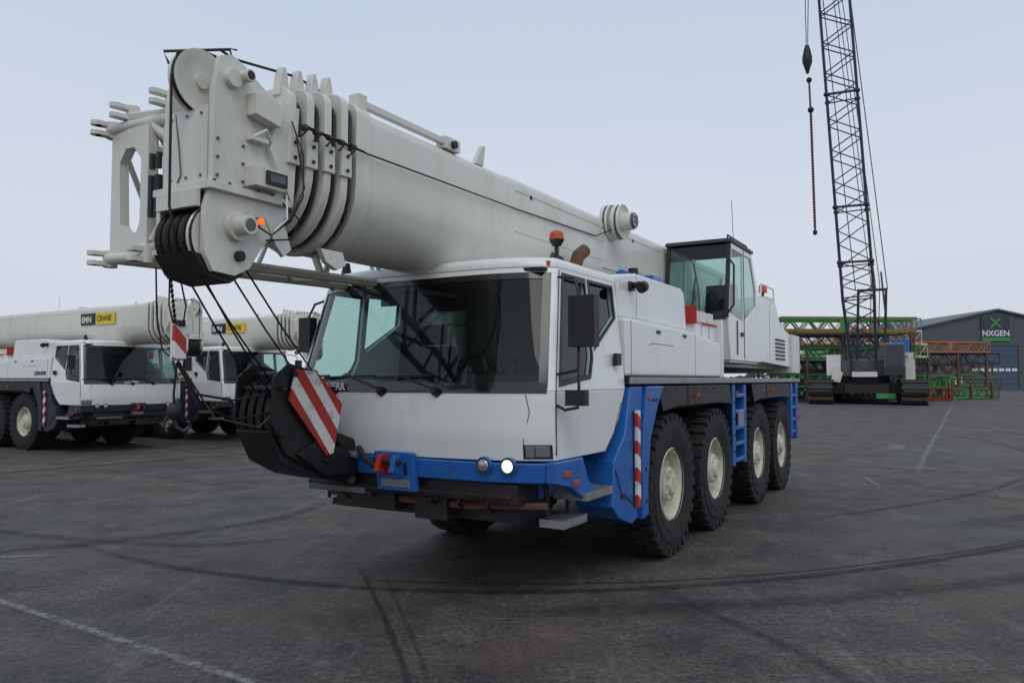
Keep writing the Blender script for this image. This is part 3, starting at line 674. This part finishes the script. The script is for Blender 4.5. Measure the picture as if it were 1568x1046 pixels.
A.tube([(-4.55,-.02,2.3),(-4.42,.08,2.1),(-4.41,.12,1.98)],.005,ROPE)
A.tube([(-4.6,.1,2.3),(-4.52,.2,2.05),(-4.48,.2,1.85),(-4.44,.16,1.8)],.005,ROPE)
for k in range(12):
    z=2.28-.028*k; A.tube([(-4.48+.004*k,.14,z),(-4.475+.004*k,.15,z-.02)],.009,ROPE)
A.tube([(-4.42,.15,1.78),(-4.40,.2,1.6),(-4.38,.22,1.5)],.007,ROPE)
A.tube([(-4.42,.15,1.78),(-4.3,.15,1.6),(-3.9,.3,1.55),(-3.5,.45,1.58),(-3.3,.55,1.55)],.008,ROPE)
A.tube([(-4.42,.15,1.80),(-4.1,.22,1.45),(-3.6,.4,1.36),(-3.3,.5,1.5)],.006,RUST)
A.tube([(-4.42,.15,1.80),(-4.2,.2,1.52),(-3.8,.4,1.42),(-3.4,.5,1.45)],.006,ROPE)
A.sphere((-4.38,.22,1.50),.04,DARK,1.3)
A.tube([(-4.38,.22,1.46),(-4.37,.22,1.41),(-4.33,.2,1.38),(-4.30,.18,1.41),(-4.32,.18,1.44)],.012,DARK)
A.tube([(-4.38,.24,1.5),(-4.42,.26,1.43),(-4.41,.24,1.38)],.010,DARK)
A.finish("hoist_ropes",main)
A=Acc(); A.box(-4.475,-4.395,.125,.14,1.79,2.0,SIGNW); A.box(-4.475,-4.395,.10,.124,1.80,1.99,STRIPE_S); A.box(-4.455,-4.41,.09,.15,1.985,2.02,DARK); A.finish("limit_switch_weight",main,.004)

# background cranes
ANG2=math.atan2(.53,-.847)
b1=build_crane("mobile_crane",(-11.11,19.7),ANG2,NAVY,False)
b2=build_crane("mobile_crane",(-9.21,23.1),ANG2,NAVY,False)
for b in (b1,b2):
    A=Acc()
    A.box(-2.25,-1.45,.40,.415,3.02,3.30,YEL); A.box(-1.43,-.80,.40,.415,3.02,3.30,BLACK); A.finish("boom_sign",b)
    text("boom_sign_lettering","CRANE",b,(-1.50,.418,3.10),(-1,0,0),(0,0,1),.19,BLACK,.001)
    text("boom_sign_mark","EMN",b,(-.84,.418,3.08),(-1,0,0),(0,0,1),.21,SIGNW,.001)
    text("side_lettering","LIEBHERR",b,(-.35,1.252,1.80),(-1,0,0),(0,0,1),.13,BLACK,.001)

# ------------------------------------------------------------------ crawler crane
E=empty("crawler_crane",(25.8,56,0),R(-24.7))
A=Acc()
for x in (-2.9,2.9):
    prof=[(-4.2,.25),(-3.9,.02),(3.9,.02),(4.2,.25),(4.45,.9),(4.2,1.4),(3.8,1.65),(-3.8,1.65),(-4.2,1.4),(-4.45,.9)]
    A.panel(prof,[],lambda p,q,x=x:Vector((x-.7,p,q)),lambda p,q,x=x:Vector((x+.7,p,q)),DARK)
    P=prof+[prof[0]]
    for a,b in zip(P,P[1:]):
        a=Vector((0,*a));b=Vector((0,*b));n=max(1,int((b-a).length/.3)); d=(b-a).normalized(); nn=d.cross(Vector((1,0,0)))
        for i in range(n):
            c=a.lerp(b,(i+.5)/n); A.obox(Vector((x,c.y,c.z)),(.80,0,0),d*.12,nn*.07,BRKN if i%3 else DARK)
A.box(-2.2,2.2,-1.8,1.8,.7,1.5,DARK)
A.box(-1.4,1.4,-3.0,-1.8,.75,1.35,DARK); A.box(.6,1.8,-3.05,-1.7,.4,.75,GREEN)
A.cyl((0,0,1.5),(0,0,1.9),1.6,DARK,n=32)
A.finish("crawler_undercarriage",E,.02)
A=Acc()
A.box(-1.6,1.6,-1.6,5.5,1.95,3.1,GREYC)
A.box(-2.6,-1.65,-1.5,1.0,2.0,3.5,WHITE); A.prism([(-2.3,1.6),(-1.7,1.5),(-1.5,2.2),(-2.1,2.7)],-2.2,-1.6,'y',BOOMW)
A.box(2.5,3.1,-1.5,.5,1.6,3.6,BOOMW)
A.box(-.9,.7,-3.0,-2.1,1.9,2.25,BOOMW); A.box(-2.2,2.2,5.5,7.5,1.9,4.2,GREYC); A.box(1.8,2.9,.6,3.2,2.0,4.6,BLUE)
A.prism([(-2.6,2.0),(-2.9,2.6),(-2.6,4.2),(-1.1,4.3),(-1.0,2.0)],1.15,2.45,'x',GREYC)
A.tube([(1.0,-2.0,3.3),(1.0,-2.6,3.3),(2.6,-2.6,3.3),(2.6,-1,3.3)],.04,NAVY)
for x in (-1.5,3.05): A.tube([(x,-1.5,3.1),(x,-1.5,4.1),(x,2.5,4.1),(x,2.5,3.1)],.03,NAVY)
A.finish("crawler_superstructure",E,.04)
A=Acc(); A.prism([(-2.96,2.7),(-2.68,4.1),(-2.64,4.1),(-2.92,2.7)],1.25,2.35,'x',FRIT); A.box(1.12,1.15,-2.5,-1.3,2.9,4.0,FRIT); A.finish("crawler_cab_glass",E)
A=Acc()
foot=Vector((-.1,-2.0,2.0)); top=Vector((-1.9,-1.5,36)); ax=(top-foot).normalized()
lattice(A,foot,foot+ax*5.5,1.5,.9,6,.10,.06,NAVY,w1=2.05,d1=1.8,side=(1,0,0))
segs=[5.5,8.0,12,20.3,28.5,34.5]
for a,b in zip(segs,segs[1:]):
    lattice(A,foot+ax*a,foot+ax*b,2.05,1.8,max(3,int((b-a)/1.05)),.09,.052,NAVY,side=(1,0,0))
    for dx in (-1.03,1.03):
        for dy in (-.9,.9): A.sphere(foot+ax*b+Vector((dx,dy,0)),.19,NAVY,n=8)
    A.box((foot+ax*b).x-1.05,(foot+ax*b).x+1.05,(foot+ax*b).y-.95,(foot+ax*b).y-.85,(foot+ax*b).z-.08,(foot+ax*b).z+.08,NAVY)
A.finish("crawler_lattice_boom",E,0)
A=Acc()
for dx in (-.3,0,.3): A.tube([foot+ax*34+Vector((dx,1.2,0)),(dx+.8,3.5,9),(dx+.6,5,4)],.03,ROPE)
A.tube([foot+ax*33+Vector((.9,.9,0)),(1.6,2.5,8.5)],.035,ROPE); A.tube([foot+ax*33+Vector((-.9,.9,0)),(-.6,2.5,8.5)],.035,ROPE)
A.cyl((1.3,2.5,3),(1.5,2.5,8.6),.1,NAVY); A.cyl((-.6,2.5,3),(-.4,2.5,8.6),.1,NAVY); A.cyl((1.5,2.5,8.5),(-.4,2.5,8.5),.1,NAVY)
A.cyl((1.3,-2.0,6.5),(1.1,-1.8,9.3),.06,NAVY); A.tube([(-3.1,-2.5,36),(-3.35,-3.2,26)],.03,ROPE); A.tube([(-3.5,-2.5,36),(-3.45,-3.2,26)],.03,ROPE)
A.finish("crawler_pendants",E)
A=Acc()
hx=-3.4;hy=-3.2
A.lathe([(0,25.9),(.12,25.9),(.22,25.6),(.34,25.0),(.34,24.6),(.2,24.2),(.1,23.8),(0,23.8)],(hx,hy,0),(0,0,1),DARK,10)
A.sphere((hx+.1,hy,23.3),.2,DARK)
A.tube([(hx+.1,hy,23.1),(hx+.15,hy,21.3)],.07,RUST); A.sphere((hx+.17,hy,21.1),.22,DARK)
z=21.0
A.tube([(hx+.17,hy,21.0),(hx+.3,hy,12.4)],.07,RUST)
while z>12.6:
    A.sphere((hx+.17+.13*(21-z)/8.6,hy,z),.105,RUST,1.1,6); z-=.2
A.sphere((hx+.3,hy,12.2),.16,DARK,1.3)
A.finish("crawler_hook_and_chain",E)

# ------------------------------------------------------------------ stacked lattice sections
def stack(name,org,rot,cols,L,w=1.6,h=1.1,rows=2,gap=.1,rc=.07,rd=.038):
    E=empty(name,org,rot); A=Acc()
    for r in range(rows):
        for i,c in enumerate(cols):
            off=random.uniform(-.6,.6)
            lattice(A,(off,r*(w+.3),h/2+.1+i*(h+gap)),(L+off,r*(w+.3),h/2+.1+i*(h+gap)),w,h,int(L/.85),rc,rd,c)
            if random.random()<.5: A.box(off+L*.45,off+L*.5,r*(w+.3)-w/2-.05,r*(w+.3)-w/2,h/2+.1+i*(h+gap)-h/2,h/2+.1+i*(h+gap)+h/2,c)
    for x in (1,L/2,L-1):
        for i in range(len(cols)): A.box(x-.1,x+.1,-w/2-.2,(rows-1)*(w+.3)+w/2+.2,i*(h+gap)-.0+.005,i*(h+gap)+.085,BRKN)
        A.box(x-.09,x+.09,-w/2-.3,-w/2-.12,0,len(cols)*(h+gap)*.8,RUST)
    A.finish("lattice_sections",E); return E
stack("lattice_boom_stack",(22.0,61,0),R(4),[NAVY,GREEN,DARK,GREEN,DARK],8.5,h=.95)
stack("lattice_boom_stack",(23.0,66,0),R(2),[DARK,RUST,NAVY,GREEN,ORANGEP,GREEN],12,h=1.05)
stack("lattice_boom_stack",(25.5,72,0),R(3),[DARK,NAVY,DARK,TAN,TAN,RED],13,h=1.15,rows=2,rc=.09)
stack("lattice_boom_stack",(38,73,0),R(8),[NAVY,GREEN,RUST,DARK,ORANGEP],8,h=.95)
stack("lattice_boom_stack",(34.5,62,0),R(68),[RED,GREEN],8,w=1.5,h=.9,rows=2)
stack("lattice_boom_stack",(36,80,0),R(0),[DARK,GREYC,DARK,BLUE,BLUE],6.5,h=1.5)
stack("lattice_boom_stack",(36.5,67,0),R(20),[GREEN,RUST],7,h=.8,rows=1)

# ------------------------------------------------------------------ warehouse
def cladding():
    m,nt,N,L,b=newmat("dark_metal_cladding")
    tc=N.new("ShaderNodeTexCoord"); w=N.new("ShaderNodeTexWave"); w.inputs["Scale"].default_value=1.6; w.wave_profile='SIN'; w.bands_direction='X'
    L.new(tc.outputs["Object"],w.inputs["Vector"])
    bp=N.new("ShaderNodeBump"); bp.inputs["Strength"].default_value=.6; bp.inputs["Distance"].default_value=.05; L.new(w.outputs["Fac"],bp.inputs["Height"]); L.new(bp.outputs[0],b.inputs["Normal"])
    n=N.new("ShaderNodeTexNoise"); n.inputs["Scale"].default_value=.4; n.inputs["Detail"].default_value=6; L.new(tc.outputs["Object"],n.inputs["Vector"])
    mx=N.new("ShaderNodeMix"); mx.data_type='RGBA'; mx.inputs[6].default_value=(.065,.075,.095,1); mx.inputs[7].default_value=(.095,.105,.125,1); L.new(n.outputs["Fac"],mx.inputs[0]); L.new(mx.outputs[2],b.inputs["Base Color"]); b.inputs["Roughness"].default_value=.5
    return m
CLAD=cladding()
E=empty("warehouse",(0,0,0))
Y0=140
A=Acc()
A.panel([(71.5,0),(83.4,0),(83.4,8.0),(92.4,8.0),(92.4,0),(106,0),(106,10.4),(88.6,14.3),(71.5,10.4)],[],lambda p,q:Vector((p,Y0,q)),lambda p,q:Vector((p,Y0+.3,q)),CLAD)
A.box(71.5,71.8,Y0+.3,Y0+45,0,10.3,CLAD); A.box(105.7,106,Y0+.3,Y0+45,0,10.3,CLAD); A.box(71.8,105.7,Y0+44.7,Y0+45,0,10.3,CLAD)
A.finish("cladding_walls",E,smooth=False)
A=Acc()
A.prism([(71.0,10.35),(88.6,14.36),(106.5,10.35),(106.5,10.65),(88.6,14.7),(71.0,10.65)],Y0-.5,Y0+45.5,'y',GREYC)
A.finish("roof",E)
DOOR=mat("door_blue",(.06,.09,.14),.5,dirt=.2)
A=Acc()
for k in range(8): A.box(83.4,92.4,Y0+.12,Y0+.2,k*1.0+.02,k*1.0+.97,DOOR)
A.box(83.4,92.4,Y0+.2,Y0+.25,0,8,BLACK)
for k in range(7): A.box(84.0+k*1.2,84.9+k*1.2,Y0+.09,Y0+.12,3.3,3.8,SIGNW)
A.box(83.2,83.4,Y0-.06,Y0,0,8.2,GREYC); A.box(92.4,92.6,Y0-.06,Y0,0,8.2,GREYC); A.box(83.4,92.4,Y0-.06,Y0,8.0,8.2,GREYC)
A.box(80.6,82.0,Y0-.05,Y0,0,2.6,SIGNW)
A.box(80.9,81.7,Y0-.08,Y0-.05,1.3,2.3,FRIT)
A.finish("doors",E)
A=Acc(); A.box(85.6,90.8,Y0-.2,Y0-.02,8.7,13.3,mat("sign_board",(.03,.04,.05),.4,dirt=.05)); 
A.box(85.6,90.8,Y0-.24,Y0-.2,8.75,9.4,GREEN)
A.obox((88.2,Y0-.24,12.1),(.9,0,.9),(0,.03,0),(-.13,0,.13),GREEN); A.obox((88.2,Y0-.25,12.1),(.9,0,-.9),(0,.03,0),(.13,0,.13),GREEN)
A.finish("sign_board",E)
text("sign_lettering","NXGEN",E,(88.2,Y0-.26,9.7),(1,0,0),(0,0,1),1.45,SIGNW,.01,'CENTER')

E=empty("storage_shed",(0,0,0)); A=Acc()
A.box(62,70.5,150,165,0,7.0,CLAD); A.prism([(61.6,7.0),(66.2,8.6),(70.9,7.0)],149.6,165.4,'y',GREYC); A.box(64,68,149.9,150,0,4.5,DOOR); A.finish("shed_body",E,smooth=False)

# ------------------------------------------------------------------ trees
BARK=mat("bark",(.06,.045,.035),.9,dirt=.4)
def bare_tree(A,base,h,seed):
    rnd=random.Random(seed)
    def br(p,d,l,r,dep):
        q=p+d*l; A.cyl(p,q,r,BARK,r1=r*.62,n=4 if dep>1 else 6,caps=False)
        if dep>=5: return
        for k in range(rnd.choice((2,3,3)) if dep<4 else 3):
            v=Vector((rnd.gauss(0,1),rnd.gauss(0,1),rnd.gauss(.25,.6))).normalized()
            nd=(d*1.0+v*.75).normalized(); br(p.lerp(q,rnd.uniform(.65,1)),nd,l*rnd.uniform(.6,.82),r*.6,dep+1)
    br(Vector(base),Vector((rnd.uniform(-.05,.05),0,1)).normalized(),h*.27,h*.022,0)
for i,(x,y,h) in enumerate(((118,205,22),(126,208,25),(134,204,24),(140,212,25),(64,190,12),(110,208,19))):
    A=Acc(); bare_tree(A,(x,y,0),h,i+3); A.finish("bare_tree",None,recalc=False,smooth=False)
LEAF=mat("hedge_foliage",(.05,.055,.035),.95,dirt=.6,dirtcol=(.03,.022,.015),scale=.6,streak=False)
A=Acc(); rnd=random.Random(5)
for i in range(8000):
    a=rnd.uniform(R(15),R(165)); rr=rnd.uniform(255,275)
    hh=5+3*math.sin(a*23)+2.2*math.sin(a*61+1)+1.2*math.sin(a*140)
    p=Vector((rr*math.cos(a),rr*math.sin(a),rnd.random()**.7*max(hh,2.5)))
    u=Vector((rnd.gauss(0,1),rnd.gauss(0,1),rnd.gauss(0,1))).normalized(); w=u.orthogonal().normalized(); s=rnd.uniform(.5,1.3)
    A.add([p+u*s,p+w*s,p-u*s*.8,p-w*s*.7],[(0,1,2,3)],LEAF)
A.finish("distant_tree_line",None,recalc=False,smooth=False)

# ------------------------------------------------------------------ ground
def asphalt():
    m,nt,N,L,b=newmat("asphalt")
    tc=N.new("ShaderNodeTexCoord")
    def noise(s,d,r=.6,dist=0,loc=None,sc=None,rot=0):
        n=N.new("ShaderNodeTexNoise"); n.inputs["Scale"].default_value=s; n.inputs["Detail"].default_value=d; n.inputs["Roughness"].default_value=r; n.inputs["Distortion"].default_value=dist
        if loc or sc:
            mp=N.new("ShaderNodeMapping"); mp.inputs["Location"].default_value=loc or (0,0,0); mp.inputs["Scale"].default_value=sc or (1,1,1); mp.inputs["Rotation"].default_value=(0,0,rot); L.new(tc.outputs["Object"],mp.inputs["Vector"]); L.new(mp.outputs[0],n.inputs["Vector"])
        else: L.new(tc.outputs["Object"],n.inputs["Vector"])
        return n
    def ramp(src,p0,c0,p1,c1):
        cr=N.new("ShaderNodeValToRGB"); e=cr.color_ramp.elements; e[0].position=p0; e[0].color=(*c0,1); e[1].position=p1; e[1].color=(*c1,1); L.new(src,cr.inputs[0]); return cr.outputs[0]
    def mixc(mode,fac,a,bcol):
        m_=N.new("ShaderNodeMix"); m_.data_type='RGBA'; m_.blend_type=mode
        if isinstance(fac,float): m_.inputs[0].default_value=fac
        else: L.new(fac,m_.inputs[0])
        L.new(a,m_.inputs[6])
        if isinstance(bcol,tuple): m_.inputs[7].default_value=(*bcol,1)
        else: L.new(bcol,m_.inputs[7])
        return m_.outputs[2]
    def rng(src,a,b_,c,d):
        r=N.new("ShaderNodeMapRange"); r.inputs[1].default_value=a; r.inputs[2].default_value=b_; r.inputs[3].default_value=c; r.inputs[4].default_value=d; L.new(src,r.inputs[0]); return r.outputs[0]
    big=noise(.2,4,.6,.6); mid=noise(1.3,7,.75,.3); fine=noise(24,3,.8)
    c=ramp(big.outputs["Fac"],.35,(.048,.046,.046),.65,(.092,.078,.070))
    c=mixc('MULTIPLY',1.0,c,ramp(mid.outputs["Fac"],.36,(.50,.50,.52),.66,(1.5,1.46,1.4)))
    c=mixc('MULTIPLY',1.0,c,ramp(fine.outputs["Fac"],.36,(.45,.45,.45),.66,(1.65,1.64,1.6)))
    sc=noise(.8,9,.8,1.5); c=mixc('MIX',rng(sc.outputs["Fac"],.56,.70,0,.6),c,(.19,.18,.17))
    s1=noise(1.2,6,.75,.2,loc=(3,9,0),sc=(5,.30,1),rot=R(35)); c=mixc('MIX',rng(s1.outputs["Fac"],.58,.70,0,.45),c,(.18,.17,.16))
    s2=noise(1.0,5,.7,.2,loc=(13,2,0),sc=(.3,5,1),rot=R(-12)); c=mixc('MIX',rng(s2.outputs["Fac"],.56,.70,0,.55),c,(.028,.027,.028))
    st=noise(.5,6,.7,.5,loc=(31,17,0)); c=mixc('MIX',rng(st.outputs["Fac"],.50,.66,0,.6),c,(.095,.062,.047))
    oil=noise(.9,3,.5,.1,loc=(7,41,0)); c=mixc('MIX',rng(oil.outputs["Fac"],.66,.72,0,.6),c,(.022,.021,.022))
    v2=N.new("ShaderNodeTexVoronoi"); v2.inputs["Scale"].default_value=7; L.new(tc.outputs["Object"],v2.inputs["Vector"])
    lt=N.new("ShaderNodeMath"); lt.operation='LESS_THAN'; lt.inputs[1].default_value=.07; L.new(v2.outputs["Distance"],lt.inputs[0])
    g=rng(mid.outputs["Fac"],.52,.58,0,.7); gm=N.new("ShaderNodeMath"); gm.operation='MULTIPLY'; L.new(lt.outputs[0],gm.inputs[0]); L.new(g,gm.inputs[1]); c=mixc('MIX',gm.outputs[0],c,(.26,.25,.23))
    L.new(c,b.inputs["Base Color"])
    L.new(rng(big.outputs["Fac"],.3,.7,.55,.9),b.inputs["Roughness"])
    b.inputs["Specular IOR Level"].default_value=.4
    bp=N.new("ShaderNodeBump"); bp.inputs["Strength"].default_value=.8; bp.inputs["Distance"].default_value=.01; L.new(fine.outputs["Fac"],bp.inputs["Height"]); L.new(bp.outputs[0],b.inputs["Normal"])
    return m
ASPH=asphalt()
A=Acc(); A.add([(-900,-300,0),(900,-300,0),(900,1200,0),(-900,1200,0)],[(0,1,2,3)],ASPH); A.finish("asphalt_ground",None,recalc=False)

def markmat(name,col,lo,hi,amt,scale=6,rough=.8):
    m,nt,N,L,b=newmat(name); out=[n for n in N if n.type=='OUTPUT_MATERIAL'][0]
    b.inputs["Base Color"].default_value=(*col,1); b.inputs["Roughness"].default_value=rough
    tc=N.new("ShaderNodeTexCoord"); n=N.new("ShaderNodeTexNoise"); n.inputs["Scale"].default_value=scale; n.inputs["Detail"].default_value=8; n.inputs["Roughness"].default_value=.8; L.new(tc.outputs["Object"],n.inputs["Vector"])
    mr=N.new("ShaderNodeMapRange"); mr.inputs[1].default_value=lo; mr.inputs[2].default_value=hi; mr.inputs[4].default_value=amt; L.new(n.outputs["Fac"],mr.inputs[0])
    uv=N.new("ShaderNodeSeparateXYZ"); L.new(tc.outputs["UV"],uv.inputs[0])
    def fade(sock,w):
        a=N.new("ShaderNodeMath"); a.operation='SUBTRACT'; a.inputs[1].default_value=.5; L.new(sock,a.inputs[0])
        bb=N.new("ShaderNodeMath"); bb.operation='ABSOLUTE'; L.new(a.outputs[0],bb.inputs[0])
        e=N.new("ShaderNodeMapRange"); e.inputs[1].default_value=.5; e.inputs[2].default_value=w; L.new(bb.outputs[0],e.inputs[0]); return e.outputs[0]
    mu=N.new("ShaderNodeMath"); mu.operation='MULTIPLY'; L.new(mr.outputs[0],mu.inputs[0]); L.new(fade(uv.outputs[1],.15),mu.inputs[1])
    mu2=N.new("ShaderNodeMath"); mu2.operation='MULTIPLY'; L.new(mu.outputs[0],mu2.inputs[0]); L.new(fade(uv.outputs[0],.35),mu2.inputs[1])
    tr=N.new("ShaderNodeBsdfTransparent"); mx=N.new("ShaderNodeMixShader"); L.new(mu2.outputs[0],mx.inputs[0]); L.new(tr.outputs[0],mx.inputs[1]); L.new(b.outputs[0],mx.inputs[2]); L.new(mx.outputs[0],out.inputs[0])
    return m
TYRE=markmat("tyre_skid",(.018,.018,.019),.30,.58,.72,7)
FAINT=markmat("tyre_scuff",(.020,.020,.021),.34,.62,.5,5)
LINE=markmat("worn_line_paint",(.38,.38,.36),.42,.60,.6,12)
MOSS=markmat("mossy_crack",(.13,.115,.05),.40,.55,.85,3)
def catmull(P,k=10):
    P=[Vector((*p,0)) for p in P]; Q=[P[0]*2-P[1]]+P+[P[-1]*2-P[-2]]; out=[]
    for i in range(1,len(Q)-2):
        for j in range(k):
            t=j/k; a,b,c,d=Q[i-1:i+3]; out.append(.5*((2*b)+(c-a)*t+(2*a-5*b+4*c-d)*t*t+(3*b-a-3*c+d)*t**3))
    return out+[P[-1]]
zc=[0.004]
def ribbon(name,P,w,mt,smooth=True):
    z=zc[0]; zc[0]+=.0004
    C=catmull(P) if smooth and len(P)>2 else [Vector((*p,0)) for p in P]
    if len(C)<=6:
        D=[]
        for a,b in zip(C,C[1:]): D+=[a.lerp(b,i/8) for i in range(8)]
        C=D+[C[-1]]
    vs=[]
    for i,c in enumerate(C):
        d=(C[min(i+1,len(C)-1)]-C[max(i-1,0)]).normalized(); n=Vector((-d.y,d.x,0))
        vs+= [(c+n*w/2)+Vector((0,0,z)),(c-n*w/2)+Vector((0,0,z))]
    me=bpy.data.meshes.new(name); me.from_pydata([tuple(v) for v in vs],[],[(2*i,2*i+1,2*i+3,2*i+2) for i in range(len(C)-1)])
    ul=me.uv_layers.new(name="UVMap")
    for p in me.polygons:
        for li in p.loop_indices:
            vi=me.loops[li].vertex_index; ul.data[li].uv=((vi//2)/(len(C)-1),vi%2)
    me.materials.append(mt); ob=bpy.data.objects.new(name,me); scene.collection.objects.link(ob)
ribbon("tyre_mark",[(20,19),(14,14.5),(9.5,11),(7.4,9.3),(5.31,7.97),(2.99,6.85),(1.15,6.3),(-.44,6.2),(-1.85,6.5),(-3.4,7.2),(-5,8.4)],.16,TYRE)
ribbon("tyre_mark",[(11,12.3),(8.6,10.2),(5.5,8.2),(3.1,7.05),(1.15,6.5),(-.44,6.45),(-1.5,6.6)],.06,TYRE)
ribbon("tyre_mark",[(8.6,9.3),(5.6,7.2),(3.1,6.2),(1.15,5.75),(-.44,5.7)],.35,FAINT)
ribbon("tyre_mark",[(-1.5,7.4),(-1.05,6.0),(-.75,5.0),(-.56,4.27),(-.45,3.5),(-.4,2.5)],.06,TYRE)
ribbon("tyre_mark",[(-1.3,7.4),(-.90,6.0),(-.62,5.0),(-.45,4.27),(-.34,3.5),(-.27,2.5)],.05,FAINT)
ribbon("tyre_mark",[(1.0,6.6),(1.4,5.7),(1.75,4.9),(1.9,4.27),(2.0,3.4),(2.05,2.6)],.14,FAINT)
ribbon("tyre_mark",[(12.5,30),(13.2,22),(10.9,16),(7.7,12.2),(5.0,10.2),(3.2,9.2)],.18,FAINT)
ribbon("tyre_mark",[(17,40),(16.5,27),(13.5,19),(9.5,13.6),(6.5,11)],.14,FAINT)
ribbon("tyre_mark",[(20,26),(14,15),(8.5,10.6),(5,9.0)],.5,FAINT)
ribbon("tyre_mark",[(-2.2,8.3),(-3.2,7.9),(-4.6,8.2),(-6.4,9.0),(-9,10.5)],.25,FAINT)
ribbon("tyre_mark",[(-8,6.5),(-5,7.6),(-3,9.2),(-2.5,11)],.3,FAINT)
ribbon("road_marking",[(-8.0,8.6),(-6.0,7.3),(-3.99,5.99),(-1.32,4.27),(0.6,3.0)],.10,LINE,False)
ribbon("road_marking",[(-6.8,6.9),(-4.2,7.5)],.10,LINE,False)
ribbon("road_marking",[(70,121),(49.7,85.9),(16.2,29.05),(8.9,16.7),(7.0,13.4)],.16,LINE,False)
ribbon("road_marking",[(12.0,23.0),(16.5,22.6)],.28,LINE,False)
ribbon("road_marking",[(13.0,26),(20,25.5)],.3,LINE,False)
ribbon("road_marking",[(9.2,18.5),(10.1,20.2)],.5,LINE,False)
ribbon("road_marking",[(-10.8,21),(-7.2,18.2)],.14,LINE,False)
ribbon("road_marking",[(5.8,12.2),(6.1,13.4)],.10,LINE,False)
ribbon("mossy_joint",[(-28,6),(-13,12.2),(-9.4,14.1),(-5.66,18.3),(-3.5,21),(2,28)],.65,MOSS,False)

# ------------------------------------------------------------------ world & lights
w=bpy.data.worlds.new("World"); scene.world=w; w.use_nodes=True
N=w.node_tree.nodes; L=w.node_tree.links
for n in list(N): N.remove(n)
out=N.new("ShaderNodeOutputWorld"); sky=N.new("ShaderNodeTexSky"); sky.sky_type='NISHITA'; sky.sun_disc=False
SE,SR=R(50),R(172)
sky.sun_elevation=SE; sky.sun_rotation=SR; sky.air_density=1.0; sky.dust_density=2.0
b1_=N.new("ShaderNodeBackground"); b1_.inputs[1].default_value=.10; L.new(sky.outputs[0],b1_.inputs[0])
tc=N.new("ShaderNodeTexCoord"); sp=N.new("ShaderNodeSeparateXYZ"); L.new(tc.outputs["Generated"],sp.inputs[0])
ns=N.new("ShaderNodeTexNoise"); ns.inputs["Scale"].default_value=2.2; ns.inputs["Detail"].default_value=4; L.new(tc.outputs["Generated"],ns.inputs["Vector"])
ad=N.new("ShaderNodeMath"); ad.operation='MULTIPLY_ADD'; ad.inputs[1].default_value=.14; L.new(ns.outputs["Fac"],ad.inputs[0]); L.new(sp.outputs[2],ad.inputs[2])
cr=N.new("ShaderNodeValToRGB"); e=cr.color_ramp.elements
e[0].position=0.0; e[0].color=(.63,.67,.75,1); e[1].position=.95; e[1].color=(.57,.665,.81,1)
x=cr.color_ramp.elements.new(.25); x.color=(.69,.735,.82,1); x=cr.color_ramp.elements.new(.52); x.color=(.58,.67,.81,1)
L.new(ad.outputs[0],cr.inputs[0])
b2_=N.new("ShaderNodeBackground"); b2_.inputs[1].default_value=1.0; L.new(cr.outputs[0],b2_.inputs[0])
mx=N.new("ShaderNodeMixShader"); mx.inputs[0].default_value=.92; L.new(b1_.outputs[0],mx.inputs[1]); L.new(b2_.outputs[0],mx.inputs[2]); L.new(mx.outputs[0],out.inputs[0])

ld=bpy.data.lights.new("sun",'SUN'); ld.energy=.75; ld.angle=R(35); ld.color=(1,.96,.9)
so=bpy.data.objects.new("sun",ld); scene.collection.objects.link(so)
sd=Vector((math.sin(SR)*math.cos(SE),math.cos(SR)*math.cos(SE),math.sin(SE)))
so.rotation_euler=sd.to_track_quat('Z','Y').to_euler()

cam=bpy.data.cameras.new("camera"); co=bpy.data.objects.new("camera",cam); scene.collection.objects.link(co)
cam.lens=27; cam.sensor_width=36; cam.clip_end=3000; cam.clip_start=.05
co.location=(0,0,1.68); co.rotation_euler=(R(90+2.87),0,0); scene.camera=co
scene.view_settings.view_transform='Standard'; scene.view_settings.look='None'; scene.view_settings.exposure=0
